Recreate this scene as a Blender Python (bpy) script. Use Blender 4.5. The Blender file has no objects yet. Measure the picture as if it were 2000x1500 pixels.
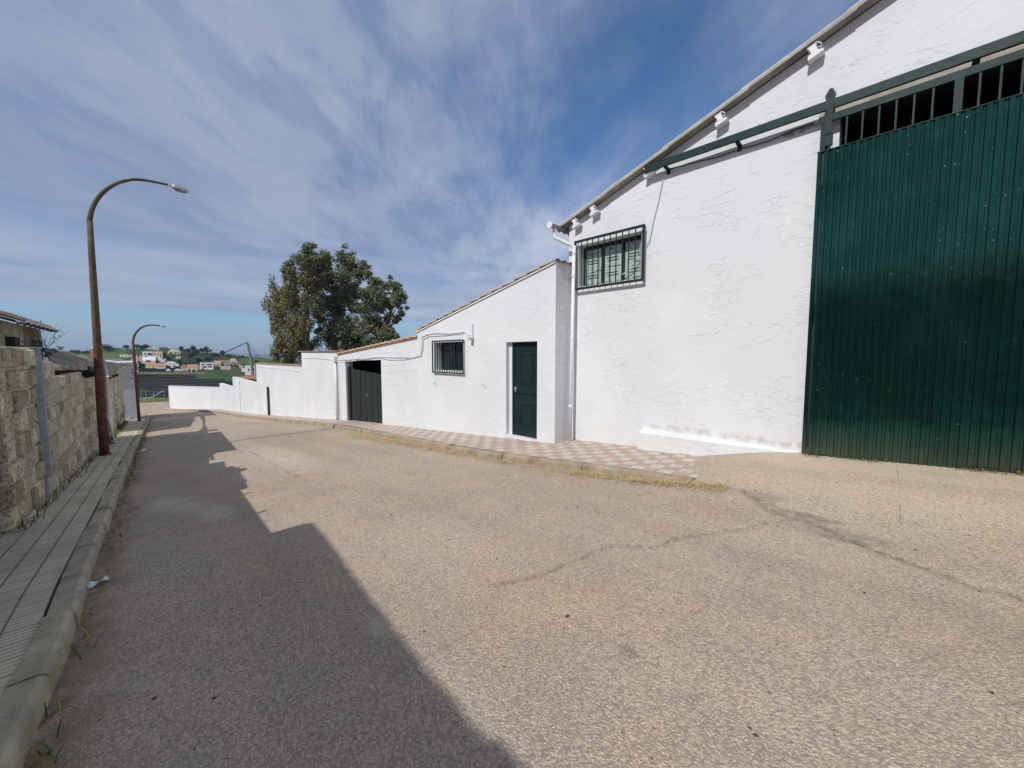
import bpy, bmesh, math, random
from mathutils import Vector, noise as mnoise
R = math.radians
rnd = random.Random(7)
scene = bpy.context.scene
C = scene.collection

# ------------------------------------------------------------------ camera
F = 757.0
TH = math.atan(55 / F)
cam = bpy.data.cameras.new('camera')
camo = bpy.data.objects.new('camera', cam); C.objects.link(camo)
cam.sensor_width = 36.0; cam.lens = F / 2000 * 36.0
cam.clip_start = 0.05; cam.clip_end = 20000
camo.location = (0, 0, 0); camo.rotation_euler = (math.pi / 2 - TH, 0, 0)
scene.camera = camo
scene.render.resolution_x = 1024; scene.render.resolution_y = 768

# street frame: s runs down the street, c runs across it towards the white buildings
DS = Vector((-.7153, .6988, 0)); DN = Vector((.6988, .7153, 0)); UP = Vector((0, 0, 1))
def W(s, c, z): return DS * s + DN * c + UP * z

# ------------------------------------------------------------------ sun and sky
SUN_EL = 43.8
h = DN * -1 - DS * 0.10; h.normalize()
sun_dir = h * math.cos(R(SUN_EL)) + UP * math.sin(R(SUN_EL))
sl = bpy.data.lights.new('sun', 'SUN'); sl.energy = 3.5; sl.angle = R(0.55); sl.color = (1.0, .965, .91)
so = bpy.data.objects.new('sun', sl); C.objects.link(so)
so.rotation_euler = sun_dir.to_track_quat('Z', 'Y').to_euler()
world = bpy.data.worlds.new('World'); scene.world = world; world.use_nodes = True
nt = world.node_tree; nt.nodes.clear()
def wn(t, **k):
    n = nt.nodes.new(t)
    for a, b in k.items(): setattr(n, a, b)
    return n
def wl(a, b): nt.links.new(a, b)
def wm(op, a, b=None, c=None, clamp=False):
    n = wn('ShaderNodeMath', operation=op, use_clamp=clamp)
    for i, v in enumerate((a, b, c)):
        if v is None: continue
        if isinstance(v, (int, float)): n.inputs[i].default_value = v
        else: wl(v, n.inputs[i])
    return n.outputs[0]
def wramp(v, a, b, s=True):
    n = wn('ShaderNodeMapRange', interpolation_type='SMOOTHSTEP' if s else 'LINEAR'); wl(v, n.inputs[0])
    n.inputs[1].default_value = a; n.inputs[2].default_value = b
    return n.outputs[0]
sky = wn('ShaderNodeTexSky', sky_type='NISHITA', sun_disc=False)
sky.sun_elevation = R(SUN_EL); sky.sun_rotation = math.atan2(sun_dir.x, sun_dir.y)
sky.altitude = 300; sky.air_density = 1.0; sky.dust_density = .3; sky.ozone_density = 2.5
tc = wn('ShaderNodeTexCoord')
sep = wn('ShaderNodeSeparateXYZ'); wl(tc.outputs['Generated'], sep.inputs[0])
X_, Y_, Z_ = sep.outputs
zz = wm('ADD', wm('MAXIMUM', Z_, 0.0), 0.10)
comb = wn('ShaderNodeCombineXYZ'); wl(wm('DIVIDE', X_, zz), comb.inputs[0]); wl(wm('DIVIDE', Y_, zz), comb.inputs[1])
def wnoise(rot, sc, scale, det, rough, dist=0.0, loc=(0, 0, 0)):
    mp = wn('ShaderNodeMapping'); wl(comb.outputs[0], mp.inputs[0])
    mp.inputs['Rotation'].default_value = (0, 0, R(rot)); mp.inputs['Scale'].default_value = sc
    mp.inputs['Location'].default_value = loc
    n = wn('ShaderNodeTexNoise'); wl(mp.outputs[0], n.inputs['Vector'])
    n.inputs['Scale'].default_value = scale; n.inputs['Detail'].default_value = det
    n.inputs['Roughness'].default_value = rough; n.inputs['Distortion'].default_value = dist
    return n.outputs[0]
n1 = wnoise(38, (1, .62, 1), .80, 9, .62, .35, (3.1, .7, 0))      # broad veils
n2 = wnoise(50, (1, .42, 1), 3.2, 10, .62, .35, (1.4, 5.2, 0))     # fine streaks
n3 = wnoise(20, (1, .6, 1), .35, 4, .5, .3, (7.3, 2.2, 0))       # large cover
el = wm('ARCTAN2', Z_, wm('SQRT', wm('ADD', wm('MULTIPLY', X_, X_), wm('MULTIPLY', Y_, Y_))))
az = wm('ARCTAN2', X_, Y_)
# clear window of deep blue sky, up and to the right of the street
da = wm('DIVIDE', wm('SUBTRACT', az, .30), .44); de = wm('DIVIDE', wm('SUBTRACT', el, .52), .30)
clear = wm('SUBTRACT', 1.0, wramp(wm('SQRT', wm('ADD', wm('MULTIPLY', da, da), wm('MULTIPLY', de, de))), -.1, 1.7))
cov = wm('ADD', wm('MULTIPLY', n1, 1.15), wm('ADD', wm('MULTIPLY', n2, .52), wm('MULTIPLY', n3, .35)))
cov = wm('SUBTRACT', cov, wm('MULTIPLY', clear, .62))
cov = wramp(cov, .34, 1.0)
# cloud bank stops above a clear strip near the horizon, ragged edge
edge = wm('ADD', el, wm('MULTIPLY', wm('SUBTRACT', n3, .5), .03))
cov = wm('MULTIPLY', cov, wramp(edge, .074, .094))
cov = wm('MULTIPLY', cov, .93)
skyc = wn('ShaderNodeMixRGB', blend_type='MULTIPLY'); skyc.inputs[0].default_value = 1
wl(sky.outputs[0], skyc.inputs[1]); skyc.inputs[2].default_value = (.068, .098, .122, 1)
cr = wn('ShaderNodeMixRGB'); wl(wramp(n3, .35, .7), cr.inputs[0])
cr.inputs[1].default_value = (.290, .345, .50, 1); cr.inputs[2].default_value = (.57, .62, .75, 1)
cr2 = wn('ShaderNodeMixRGB'); wl(wm('MULTIPLY', wm('ADD', wramp(n1, .38, .60), wramp(n2, .38, .58)), .5), cr2.inputs[0])
cr2.inputs[1].default_value = (.235, .300, .46, 1); wl(cr.outputs[0], cr2.inputs[2])
cb4 = wn('ShaderNodeCombineXYZ'); wl(wm('MULTIPLY', az, 2.0), cb4.inputs[0]); wl(wm('MULTIPLY', el, 19.0), cb4.inputs[1])
n4n = wn('ShaderNodeTexNoise'); wl(cb4.outputs[0], n4n.inputs['Vector']); n4n.inputs['Scale'].default_value = 1.0; n4n.inputs['Detail'].default_value = 7; n4n.inputs['Roughness'].default_value = .55; n4n.inputs['Distortion'].default_value = .4
n4 = wramp(n4n.outputs[0], .30, .68)
hzm = wn('ShaderNodeMixRGB'); wl(wm('SUBTRACT', 1.0, wramp(el, -.02, .16)), hzm.inputs[0]); wl(skyc.outputs[0], hzm.inputs[1]); hzm.inputs[2].default_value = (.30, .385, .51, 1)
lowc = wn('ShaderNodeMixRGB'); wl(wm('MULTIPLY', wm('SUBTRACT', 1.0, wramp(el, .08, .34)), .8), lowc.inputs[0]); wl(cr2.outputs[0], lowc.inputs[1]); lc2 = wn('ShaderNodeMixRGB'); wl(n4, lc2.inputs[0]); lc2.inputs[1].default_value = (.255, .34, .49, 1); lc2.inputs[2].default_value = (.47, .54, .68, 1); wl(lc2.outputs[0], lowc.inputs[2])
mx = wn('ShaderNodeMixRGB'); wl(cov, mx.inputs[0]); wl(hzm.outputs[0], mx.inputs[1]); dsun = wn('ShaderNodeVectorMath', operation='DOT_PRODUCT'); wl(tc.outputs['Generated'], dsun.inputs[0]); dsun.inputs[1].default_value = tuple(sun_dir)
sunw = wn('ShaderNodeMixRGB'); wl(wm('MULTIPLY', wramp(dsun.outputs['Value'], .28, .85), .62), sunw.inputs[0]); wl(lowc.outputs[0], sunw.inputs[1]); sunw.inputs[2].default_value = (.40, .395, .37, 1)
wl(sunw.outputs[0], mx.inputs[2])
bg = wn('ShaderNodeBackground'); wl(mx.outputs[0], bg.inputs[0]); bg.inputs[1].default_value = 1.0
wo = wn('ShaderNodeOutputWorld'); wl(bg.outputs[0], wo.inputs[0])
scene.view_settings.view_transform = 'Standard'; scene.view_settings.look = 'None'
scene.view_settings.exposure = 0; scene.view_settings.gamma = 1

# ------------------------------------------------------------------ from a place in the picture to a point on a plane
def ray(x, y):
    u = x - 1000; v = 750 - y
    return Vector((u, F * math.cos(TH) + v * math.sin(TH), -F * math.sin(TH) + v * math.cos(TH)))
def raysc(x, y):
    r = ray(x, y); return r.dot(DS), r.dot(DN), r.z
KP = [(-40, .6), (-5, -1.15), (0, -1.46), (5, -1.77), (12.5, -2.29), (15, -2.48), (20, -2.92), (28.6, -3.68),
      (35.7, -4.2), (48, -4.98), (62, -5.35), (80, -6.4), (120, -8)]
def fz(s):
    if s <= KP[0][0]: return KP[0][1]
    for a, b in zip(KP, KP[1:]):
        if s <= b[0]: return a[1] + (b[1] - a[1]) * (s - a[0]) / (b[0] - a[0])
    return KP[-1][1]
def sst(x, a, b):
    t = max(0., min(1., (x - a) / (b - a))); return t * t * (3 - 2 * t)
def zr(s, c):                                   # road surface
    z = fz(s) - .12
    z += (.30 - .02 * max(0, s)) * sst(c, 3.6, 6.4) * (1 - sst(s, .9, 3.2))     # ramp up to the big gate
    z += .03 * sst(c, .3, 2.6) * (1 - sst(c, 2.6, 5))                          # crown
    z += .012 * mnoise.noise(Vector((s * .7, c * .7, 0)))
    return z
def onc(x, y, c):
    r = raysc(x, y); t = c / r[1]; return r[0] * t, r[2] * t
def onl(x, y, P, Q):
    r = raysc(x, y); ds, dc = Q[0] - P[0], Q[1] - P[1]
    t = (P[0] * dc - P[1] * ds) / (r[0] * dc - r[1] * ds)
    return r[0] * t, r[1] * t, r[2] * t
def ong(x, y, off=-.12):
    r = raysc(x, y); t = .0006
    while t < .3:
        if r[2] * t < fz(r[0] * t) + off: return r[0] * t, r[1] * t
        t *= 1.0008
    return None
def atY(x, y, D):
    r = ray(x, y); return r * (D / r.y)
def ats(x, y, s):
    r = raysc(x, y); t = s / r[0]; return s, r[1] * t, r[2] * t

# ------------------------------------------------------------------ materials
MATS = {}
class Mt:
    def __init__(s, name, rough=.8, metal=0, spec=.5):
        s.m = bpy.data.materials.new(name); s.m.use_nodes = True; s.t = s.m.node_tree
        s.b = s.t.nodes['Principled BSDF']; s.b.inputs['Roughness'].default_value = rough
        s.b.inputs['Metallic'].default_value = metal; s.b.inputs['Specular IOR Level'].default_value = spec
        MATS[name] = s.m; s._tc = None
    def n(s, t, **k):
        n = s.t.nodes.new(t)
        for a, b in k.items(): setattr(n, a, b)
        return n
    def l(s, a, b): s.t.links.new(a, b)
    def set(s, sock, v):
        if isinstance(v, (int, float)): sock.default_value = v
        elif isinstance(v, tuple): sock.default_value = v if len(v) == 4 or len(sock.default_value) == 3 else (*v, 1)
        else: s.l(v, sock)
    def co(s, kind='Object'):
        if not s._tc: s._tc = s.n('ShaderNodeTexCoord')
        return s._tc.outputs[kind]
    def geo(s): return s.n('ShaderNodeNewGeometry').outputs['Position']
    def map(s, v, scale=(1, 1, 1), rot=(0, 0, 0), loc=(0, 0, 0)):
        m = s.n('ShaderNodeMapping'); s.l(v, m.inputs[0])
        m.inputs['Scale'].default_value = scale; m.inputs['Rotation'].default_value = [R(a) for a in rot]
        m.inputs['Location'].default_value = loc
        return m.outputs[0]
    def noise(s, v, scale, det=4, rough=.55, dist=0, out=0):
        n = s.n('ShaderNodeTexNoise'); s.l(v, n.inputs['Vector'])
        n.inputs['Scale'].default_value = scale; n.inputs['Detail'].default_value = det
        n.inputs['Roughness'].default_value = rough; n.inputs['Distortion'].default_value = dist
        return n.outputs[out]
    def vor(s, v, scale, feat='F1', out='Distance', rand=1):
        n = s.n('ShaderNodeTexVoronoi', feature=feat); s.l(v, n.inputs['Vector']); n.inputs['Scale'].default_value = scale
        n.inputs['Randomness'].default_value = rand
        return n.outputs[out]
    def ma(s, op, a, b=0, clamp=False):
        n = s.n('ShaderNodeMath', operation=op, use_clamp=clamp); s.set(n.inputs[0], a); s.set(n.inputs[1], b); return n.outputs[0]
    def mr(s, v, a, b, c=0, d=1, smooth=True):
        n = s.n('ShaderNodeMapRange', interpolation_type='SMOOTHSTEP' if smooth else 'LINEAR'); s.l(v, n.inputs[0])
        for i, q in enumerate((a, b, c, d)): n.inputs[i + 1].default_value = q
        return n.outputs[0]
    def mix(s, f, a, b, mode='MIX'):
        n = s.n('ShaderNodeMixRGB', blend_type=mode); s.set(n.inputs[0], f); s.set(n.inputs[1], a); s.set(n.inputs[2], b)
        return n.outputs[0]
    def col(s, v): s.set(s.b.inputs['Base Color'], v)
    def rgh(s, v): s.set(s.b.inputs['Roughness'], v)
    def bump(s, hgt, dist=.01, strength=1):
        n = s.n('ShaderNodeBump'); s.l(hgt, n.inputs['Height']); n.inputs['Distance'].default_value = dist
        n.inputs['Strength'].default_value = strength; s.l(n.outputs[0], s.b.inputs['Normal'])
    def attr(s, name, out='Fac'):
        n = s.n('ShaderNodeAttribute'); n.attribute_name = name; return n.outputs[out]
    def sep(s, v):
        n = s.n('ShaderNodeSeparateXYZ'); s.l(v, n.inputs[0]); return n.outputs

def simple(name, col, rough=.7, metal=0, var=.15, sc=6, bump=0, bsc=40, spec=.5):
    m = Mt(name, rough, metal, spec); g = m.geo()
    f = m.noise(g, sc, 5, .6)
    dark = tuple(c * (1 - var) for c in col); lite = tuple(min(1, c * (1 + var)) for c in col)
    m.col(m.mix(m.mr(f, .3, .7), dark, lite))
    if bump: m.bump(m.noise(g, bsc, 4, .6), bump, 1)
    return m.m

def stucco(name, kind):
    m = Mt(name, .92, 0, .25); g = m.geo(); uv = m.co('UV')
    big = m.noise(g, .7, 5, .6); fine = m.noise(g, 60, 3, .6)
    base = m.mix(m.mr(big, .35, .7), (.665, .685, .725, 1), (.72, .74, .775, 1))
    v = m.sep(uv)
    low = m.mr(m.ma('ADD', v[2] if kind == 'x' else v[1], m.ma('MULTIPLY', m.noise(g, 1.6, 4, .6), 1.1)), .15, 1.15, 1, 0)
    stain = m.mr(m.noise(g, 1.1, 5, .65), .48, .72)
    base = m.mix(m.ma('MULTIPLY', m.ma('MULTIPLY', low, stain), .75), base, (.68, .62, .50, 1))
    drip = m.mr(m.noise(m.map(uv, (9, .9, 1)), 1, 5, .7), .60, .80)
    base = m.mix(m.ma('MULTIPLY', drip, .14), base, (.55, .55, .55, 1))
    gz = m.sep(g)[2]
    if kind == 'rough':
        band = m.mr(m.ma('ABSOLUTE', m.ma('SUBTRACT', gz, m.ma('ADD', -1.33, m.ma('MULTIPLY', m.noise(g, 2.5, 4, .6), .16)))), .0, .10, 1, 0)
        band = m.ma('MULTIPLY', band, m.mr(m.sep(uv)[0], 7.7, 8.2, 1, 0))
        base = m.mix(m.ma('MULTIPLY', m.ma('MULTIPLY', band, m.mr(m.noise(g, 7, 5, .75), .42, .62)), .6), base, (.42, .37, .29, 1))
    soil = m.mr(m.ma('SUBTRACT', low, 0), .55, 1)
    base = m.mix(m.ma('MULTIPLY', m.ma('MULTIPLY', soil, m.mr(m.noise(g, 16, 5, .8), .5, .72)), .35), base, (.52, .45, .36, 1))
    crk = m.vor(m.map(uv, (.55, .8, 1)), 1.0, 'DISTANCE_TO_EDGE'); wv_ = m.mr(crk, .0, .004, 1, 0)
    base = m.mix(m.ma('MULTIPLY', m.ma('MULTIPLY', wv_, m.mr(m.noise(uv, .8, 3, .5), .52, .6)), .35), base, (.45, .43, .40, 1))
    if kind == 'rough':
        w = m.map(uv, (1, 2.3, 1), (0, 0, 24))
        r = m.noise(w, 5.5, 6, .5, .7)
        ridge = m.mr(r, .545, .575)                      # lips of plaster left by the trowel
        msk = m.mr(m.noise(uv, 1.7, 4, .6), .44, .62)
        hgt = m.ma('ADD', m.ma('MULTIPLY', m.ma('MULTIPLY', ridge, msk), .30),
                   m.ma('ADD', m.ma('MULTIPLY', r, .22), m.ma('MULTIPLY', fine, .07)))
        w2 = m.map(uv, (1, 2.6, 1), (0, 0, 12), (3, 7, 0))
        r2 = m.mr(m.noise(w2, 13, 4, .5, .5), .59, .63)
        hgt = m.ma('ADD', hgt, m.ma('MULTIPLY', m.ma('MULTIPLY', r2, msk), .25))
        m.bump(hgt, .0095, 1)
    elif kind == 'block':
        bt = m.n('ShaderNodeTexBrick'); m.l(m.map(uv, (1, 1, 1)), bt.inputs[0])
        bt.inputs['Scale'].default_value = 1; bt.inputs['Mortar Size'].default_value = .012; bt.inputs['Mortar Smooth'].default_value = .6
        bt.inputs['Brick Width'].default_value = .42; bt.inputs['Row Height'].default_value = .21
        msk = m.mr(m.noise(uv, .9, 3, .5), .42, .6)
        hgt = m.ma('ADD', m.ma('MULTIPLY', m.ma('MULTIPLY', bt.outputs[1], msk), -.45), m.ma('ADD', m.ma('MULTIPLY', m.noise(uv, 6, 5, .6), .6), m.ma('MULTIPLY', fine, .12)))
        m.bump(hgt, .014, 1)
    else:
        hgt = m.ma('ADD', m.ma('MULTIPLY', m.noise(m.map(uv, (1, 1.6, 1), (0, 0, 20)), 5, 6, .6, .6), .8), m.ma('MULTIPLY', fine, .12))
        m.bump(hgt, .014, 1)
    m.col(base)
    return m.m
stucco('plaster_rough', 'rough'); stucco('plaster', 'plain'); stucco('plaster_block', 'block')
simple('white_paint', (.71, .73, .765), .55, var=.05, bump=.002, bsc=60)
simple('white_pipe', (.73, .75, .78), .4, var=.06, sc=9)
simple('grey_plaster', (.66, .68, .72), .9, var=.08, bump=.006, bsc=20)

def greenpaint(name, col, rough, flecks, metal=0):
    m = Mt(name, rough, metal, .5); g = m.geo(); uv = m.co('UV')
    f = m.mr(m.noise(g, 1.8, 6, .65), .3, .75)
    base = m.mix(f, tuple(c * .8 for c in col) + (1,), tuple(c * 1.25 for c in col) + (1,))
    dirt = m.mr(m.noise(m.map(uv, (11, 1.1, 1)), 1, 6, .7), .55, .8)
    base = m.mix(m.ma('MULTIPLY', dirt, .18 if flecks else .05), base, (.16, .20, .17, 1))
    if flecks:
        vv = m.map(uv, (1, 1, 1))
        d = m.vor(vv, 16); sel = m.mr(m.noise(vv, 2.0, 4, .7), .44, .60)
        rad = m.ma('MULTIPLY', m.sep(m.vor(vv, 16, out='Color'))[0], .13)
        dot = m.ma('MULTIPLY', m.ma('LESS_THAN', d, rad), sel)
        d2 = m.ma('LESS_THAN', m.vor(m.map(uv, (1, .7, 1), loc=(3, 2, 0)), 7), .035)
        dot = m.ma('MAXIMUM', dot, m.ma('MULTIPLY', d2, .7))
        base = m.mix(m.ma('MULTIPLY', dot, .8), base, (.55, .62, .58, 1))
    if flecks:
        foot = m.mr(m.ma('ADD', m.sep(g)[2], m.ma('MULTIPLY', m.noise(m.map(uv, (8, 1, 1)), 1, 5, .7), .5)), -1.2, -.55, 1, 0)
        base = m.mix(m.ma('MULTIPLY', foot, .45), base, (.22, .20, .15, 1))
        fade = m.mr(m.noise(m.map(uv, (2.2, .5, 1)), 1, 5, .65), .45, .75); base = m.mix(m.ma('MULTIPLY', fade, .25), base, (.06, .16, .13, 1))
    m.col(base)
    m.rgh(m.mr(m.noise(g, 9, 4, .6), .3, .8, rough - .05, rough + .09)); m.b.inputs['Specular IOR Level'].default_value = .5 if flecks else .25
    m.bump(m.noise(m.map(uv, (1, 1, 1)), 2.0, 4, .5), .006, .6)
    return m.m
greenpaint('gate_green', (.018, .086, .074), .11, True, .85)
greenpaint('frame_green', (.008, .030, .031), .5, False)
greenpaint('door_green', (.009, .024, .026), .38, False)
greenpaint('grille_green', (.014, .026, .028), .4, False)
simple('old_green_wood', (.013, .022, .02), .6, var=.35, sc=10, bump=.003)
simple('shade_black', (.012, .012, .012), .9)  # near-black colour standing in for shade inside the buildings
simple('dark_metal', (.03, .035, .035), .5, var=.3)
simple('galvanised', (.36, .46, .50), .42, .55, var=.16, sc=14)
simple('grey_metal', (.36, .37, .43), .6, .1, var=.12, sc=5)
simple('aluminium', (.55, .56, .58), .4, .7, var=.1)
simple('concrete', (.40, .37, .33), .95, var=.2, sc=5, bump=.006, bsc=50)
simple('cable_white', (.62, .63, .66), .6, var=.05)
simple('cable_black', (.02, .02, .02), .6)
simple('timber', (.035, .028, .022), .9, var=.3)
simple('soil_terracotta', (.33, .16, .10), .95, var=.3, sc=9, bump=.006)
simple('paper', (.75, .74, .76), .8, var=.05)
simple('bark', (.17, .14, .11), .9, var=.35, sc=5, bump=.02, bsc=12)
simple('stem', (.09, .08, .05), .9, var=.3)
simple('pole_wood', (.20, .21, .21), .8, var=.2)
simple('brick_dark', (.20, .15, .10), .95, var=.35, sc=8, bump=.015, bsc=14)
simple('pebble', (.11, .11, .11), .8, var=.5, sc=30)
simple('blind', (.46, .52, .48), .8, var=.1)

m = Mt('rust', .85, 0, .3); g = m.geo(); f = m.noise(g, 7, 6, .7); f2 = m.noise(m.map(g, (1, 1, .3)), 2.2, 5, .6)
zc = m.sep(g)[2]
up_ = m.mr(m.ma('ADD', zc, m.ma('MULTIPLY', f2, 2.0)), .3, 3.0)
base = m.mix(m.mr(f, .3, .7), (.085, .034, .022, 1), (.20, .085, .048, 1))
base = m.mix(m.ma('MULTIPLY', up_, .75), base, m.mix(m.mr(f, .3, .7), (.075, .075, .05, 1), (.16, .15, .10, 1)))
m.col(base); m.bump(f, .002, 1)

m = Mt('glass', .05, 0, .8); m.col((.02, .03, .03, 1))
m = Mt('glass_blind', .08, 0, .8); g = m.geo(); sz = m.sep(g)
st = m.n('ShaderNodeTexWave', wave_type='BANDS', bands_direction='Z'); m.l(g, st.inputs[0]); st.inputs['Scale'].default_value = 6
m.col(m.mix(st.outputs[1], (.34, .42, .39, 1), (.44, .52, .48, 1)))

m = Mt('leaf', .55, 0, .3); a = m.attr('tint', 'Color'); m.col(a)
m.b.inputs['Subsurface Weight'].default_value = 0
tr = m.n('ShaderNodeBsdfTranslucent'); m.l(a, tr.inputs[0]); ms = m.n('ShaderNodeMixShader'); ms.inputs[0].default_value = .25
out = [n for n in m.t.nodes if n.type == 'OUTPUT_MATERIAL'][0]
m.l(m.b.outputs[0], ms.inputs[1]); m.l(tr.outputs[0], ms.inputs[2]); m.l(ms.outputs[0], out.inputs[0])
m = Mt('tinted', .9, 0, .25); g = m.geo(); a = m.attr('tint', 'Color')
f = m.mr(m.noise(g, 22, 5, .65), .25, .8, .72, 1.22, False); mu = m.n('ShaderNodeVectorMath', operation='SCALE'); m.l(a, mu.inputs[0]); m.l(f, mu.inputs[3])
m.col(mu.outputs[0]); m.bump(m.noise(g, 28, 6, .7), .018, 1)
m = Mt('straw', .8, 0, .3); m.col(m.attr('tint', 'Color'))

# limestone blocks and their mortar
m = Mt('stone', .95, 0, .2); g = m.geo(); a = m.attr('tint', 'Color')
n_ = m.noise(g, 9, 7, .68); pit = m.mr(m.noise(g, 26, 5, .6), .36, .5)
lich = m.mr(m.noise(g, 3.2, 6, .7), .52, .70)
b_ = m.mix(m.mr(n_, .3, .72), m.mix(.4, a, (.26, .235, .17, 1)), a)
b_ = m.mix(m.ma('MULTIPLY', lich, .45), b_, (.24, .225, .16, 1)); b_ = m.mix(m.mr(pit, 0, 1, .35, 0), b_, (.17, .15, .11, 1))
m.col(b_); m.bump(m.ma('ADD', n_, m.ma('MULTIPLY', pit, .35)), .035, 1)
m = Mt('mortar', .95, 0, .2); g = m.geo(); n_ = m.noise(g, 7, 7, .7)
m.col(m.mix(m.mr(n_, .35, .65), (.42, .385, .30, 1), (.68, .63, .52, 1))); m.bump(n_, .04, 1)

# terracotta barrel tiles
m = Mt('terracotta', .9, 0, .25); g = m.geo(); n_ = m.noise(g, 4, 6, .7); a = m.attr('tint', 'Color')
b_ = m.mix(m.mr(n_, .40, .62), a, (.42, .35, .26, 1)); m.col(b_); m.bump(m.noise(g, 30, 4, .6), .005, 1)
m = Mt('fibre_cement', .9, 0, .25); g = m.geo(); n_ = m.noise(g, 3, 6, .7)
m.col(m.mix(m.mr(n_, .35, .7), (.23, .22, .205, 1), (.42, .40, .37, 1))); m.bump(m.noise(g, 25, 4, .6), .004, 1)
m = Mt('verge_cement', .9, 0, .25); g = m.geo(); n_ = m.noise(g, 5, 6, .7)
m.col(m.mix(m.mr(n_, .35, .7), (.44, .43, .40, 1), (.60, .58, .55, 1)))
m = Mt('old_roof', .95, 0, .2); g = m.geo(); uv = m.co('UV'); n_ = m.noise(m.map(uv, (1.2, 5, 1), (0, 0, 20)), 1.3, 6, .7)
m.col(m.mix(m.mr(n_, .38, .66), (.20, .165, .12, 1), (.46, .39, .29, 1))); m.bump(n_, .03, 1)

# worn, pale road surface of exposed chippings
m = Mt('road', .93, 0, .3); g = m.geo(); uv = m.co('UV')
big = m.noise(uv, .35, 5, .6); mid = m.noise(uv, 2.2, 5, .6)
warp = m.n('ShaderNodeVectorMath', operation='ADD'); m.l(uv, warp.inputs[0])
wsc = m.n('ShaderNodeVectorMath', operation='SCALE'); m.l(m.noise(uv, 30, 2, .5, out=1), wsc.inputs[0]); wsc.inputs[3].default_value = .02
m.l(wsc.outputs[0], warp.inputs[1]); wv = warp.outputs[0]
cells = m.vor(wv, 92, out='Color'); cd = m.vor(wv, 92)
cells2 = m.vor(wv, 40, out='Color'); cd2 = m.vor(wv, 40)
tone = m.sep(cells)[0]
b_ = m.mix(m.mr(big, .35, .68), (.425, .355, .29, 1), (.515, .435, .355, 1))
b_ = m.mix(m.mr(mid, .4, .7, 0, .55), b_, (.56, .43, .325, 1))
b_ = m.mix(1, b_, m.mix(m.mr(tone, 0, 1, 0, 1, False), (.60, .60, .61, 1), (1.40, 1.37, 1.33, 1)), 'MULTIPLY')
gap = m.mr(cd, .42, .72); b_ = m.mix(m.ma('MULTIPLY', gap, .45), b_, (.26, .215, .17, 1))
stone2 = m.ma('MULTIPLY', m.mr(cd2, .30, .20), m.ma('GREATER_THAN', m.sep(cells2)[1], .74))
b_ = m.mix(m.ma('MULTIPLY', stone2, .8), b_, m.mix(m.ma('GREATER_THAN', m.sep(cells2)[2], .55), (.66, .60, .52, 1), (.17, .155, .14, 1)))
dust = m.attr('dust'); b_ = m.mix(m.ma('MULTIPLY', dust, m.mr(m.noise(uv, 5, 5, .7), .25, .65)), b_, (.60, .52, .42, 1))
darkp = m.attr('tar'); b_ = m.mix(m.ma('MULTIPLY', darkp, m.mr(m.noise(uv, 6, 5, .7), .3, .6)), b_, (.30, .26, .22, 1))
sand = m.attr('sand'); b_ = m.mix(m.ma('MULTIPLY', sand, .75), b_, m.mix(m.mr(tone, 0, 1), (.52, .42, .30, 1), (.72, .60, .45, 1)))
so_ = m.attr('soil'); b_ = m.mix(m.ma('MULTIPLY', so_, m.mr(m.noise(uv, 4, 6, .75), .30, .58)), b_, (.27, .20, .125, 1))
ck = m.attr('crack'); b_ = m.mix(m.ma('MULTIPLY', ck, m.mr(m.noise(uv, 12, 4, .75), .36, .62)), b_, (.22, .175, .125, 1))
blot = m.mr(m.noise(uv, 1.1, 6, .68), .56, .74); b_ = m.mix(m.ma('MULTIPLY', blot, .38), b_, (.36, .29, .23, 1))
wheel = m.mr(m.noise(m.map(uv, (.12, 1.1, 1)), 1.0, 4, .55), .42, .62); b_ = m.mix(m.ma('MULTIPLY', wheel, .30), b_, m.mix(1, b_, (.70, .70, .72, 1), 'MULTIPLY'))
redd = m.mr(m.noise(m.map(uv, (1, 1, 1), loc=(9, 4, 0)), .45, 4, .6), .50, .66); b_ = m.mix(m.ma('MULTIPLY', redd, .30), b_, m.mix(1, b_, (1.05, .90, .78, 1), 'MULTIPLY'))
oil = m.mr(m.noise(m.map(uv, (1, 1, 1), loc=(2, 8, 0)), 1.9, 5, .6), .665, .70); b_ = m.mix(m.ma('MULTIPLY', oil, .35), b_, (.20, .165, .13, 1))
hair = m.mr(m.vor(m.map(uv, (.5, .38, 1)), 1.0, 'DISTANCE_TO_EDGE'), 0, .006, 1, 0); hair = m.ma('MULTIPLY', hair, m.mr(m.noise(uv, 1.3, 4, .6), .50, .62)); b_ = m.mix(m.ma('MULTIPLY', hair, .5), b_, (.20, .165, .13, 1))
m.col(b_)
hh = m.ma('ADD', m.ma('MULTIPLY', m.mr(cd, .1, .75, 1, 0), m.ma('ADD', m.ma('MULTIPLY', tone, .8), .35)), m.ma('MULTIPLY', stone2, .6))
hh = m.ma('SUBTRACT', hh, m.ma('MULTIPLY', ck, 1.2))
m.bump(hh, .0042, 1)

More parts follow.
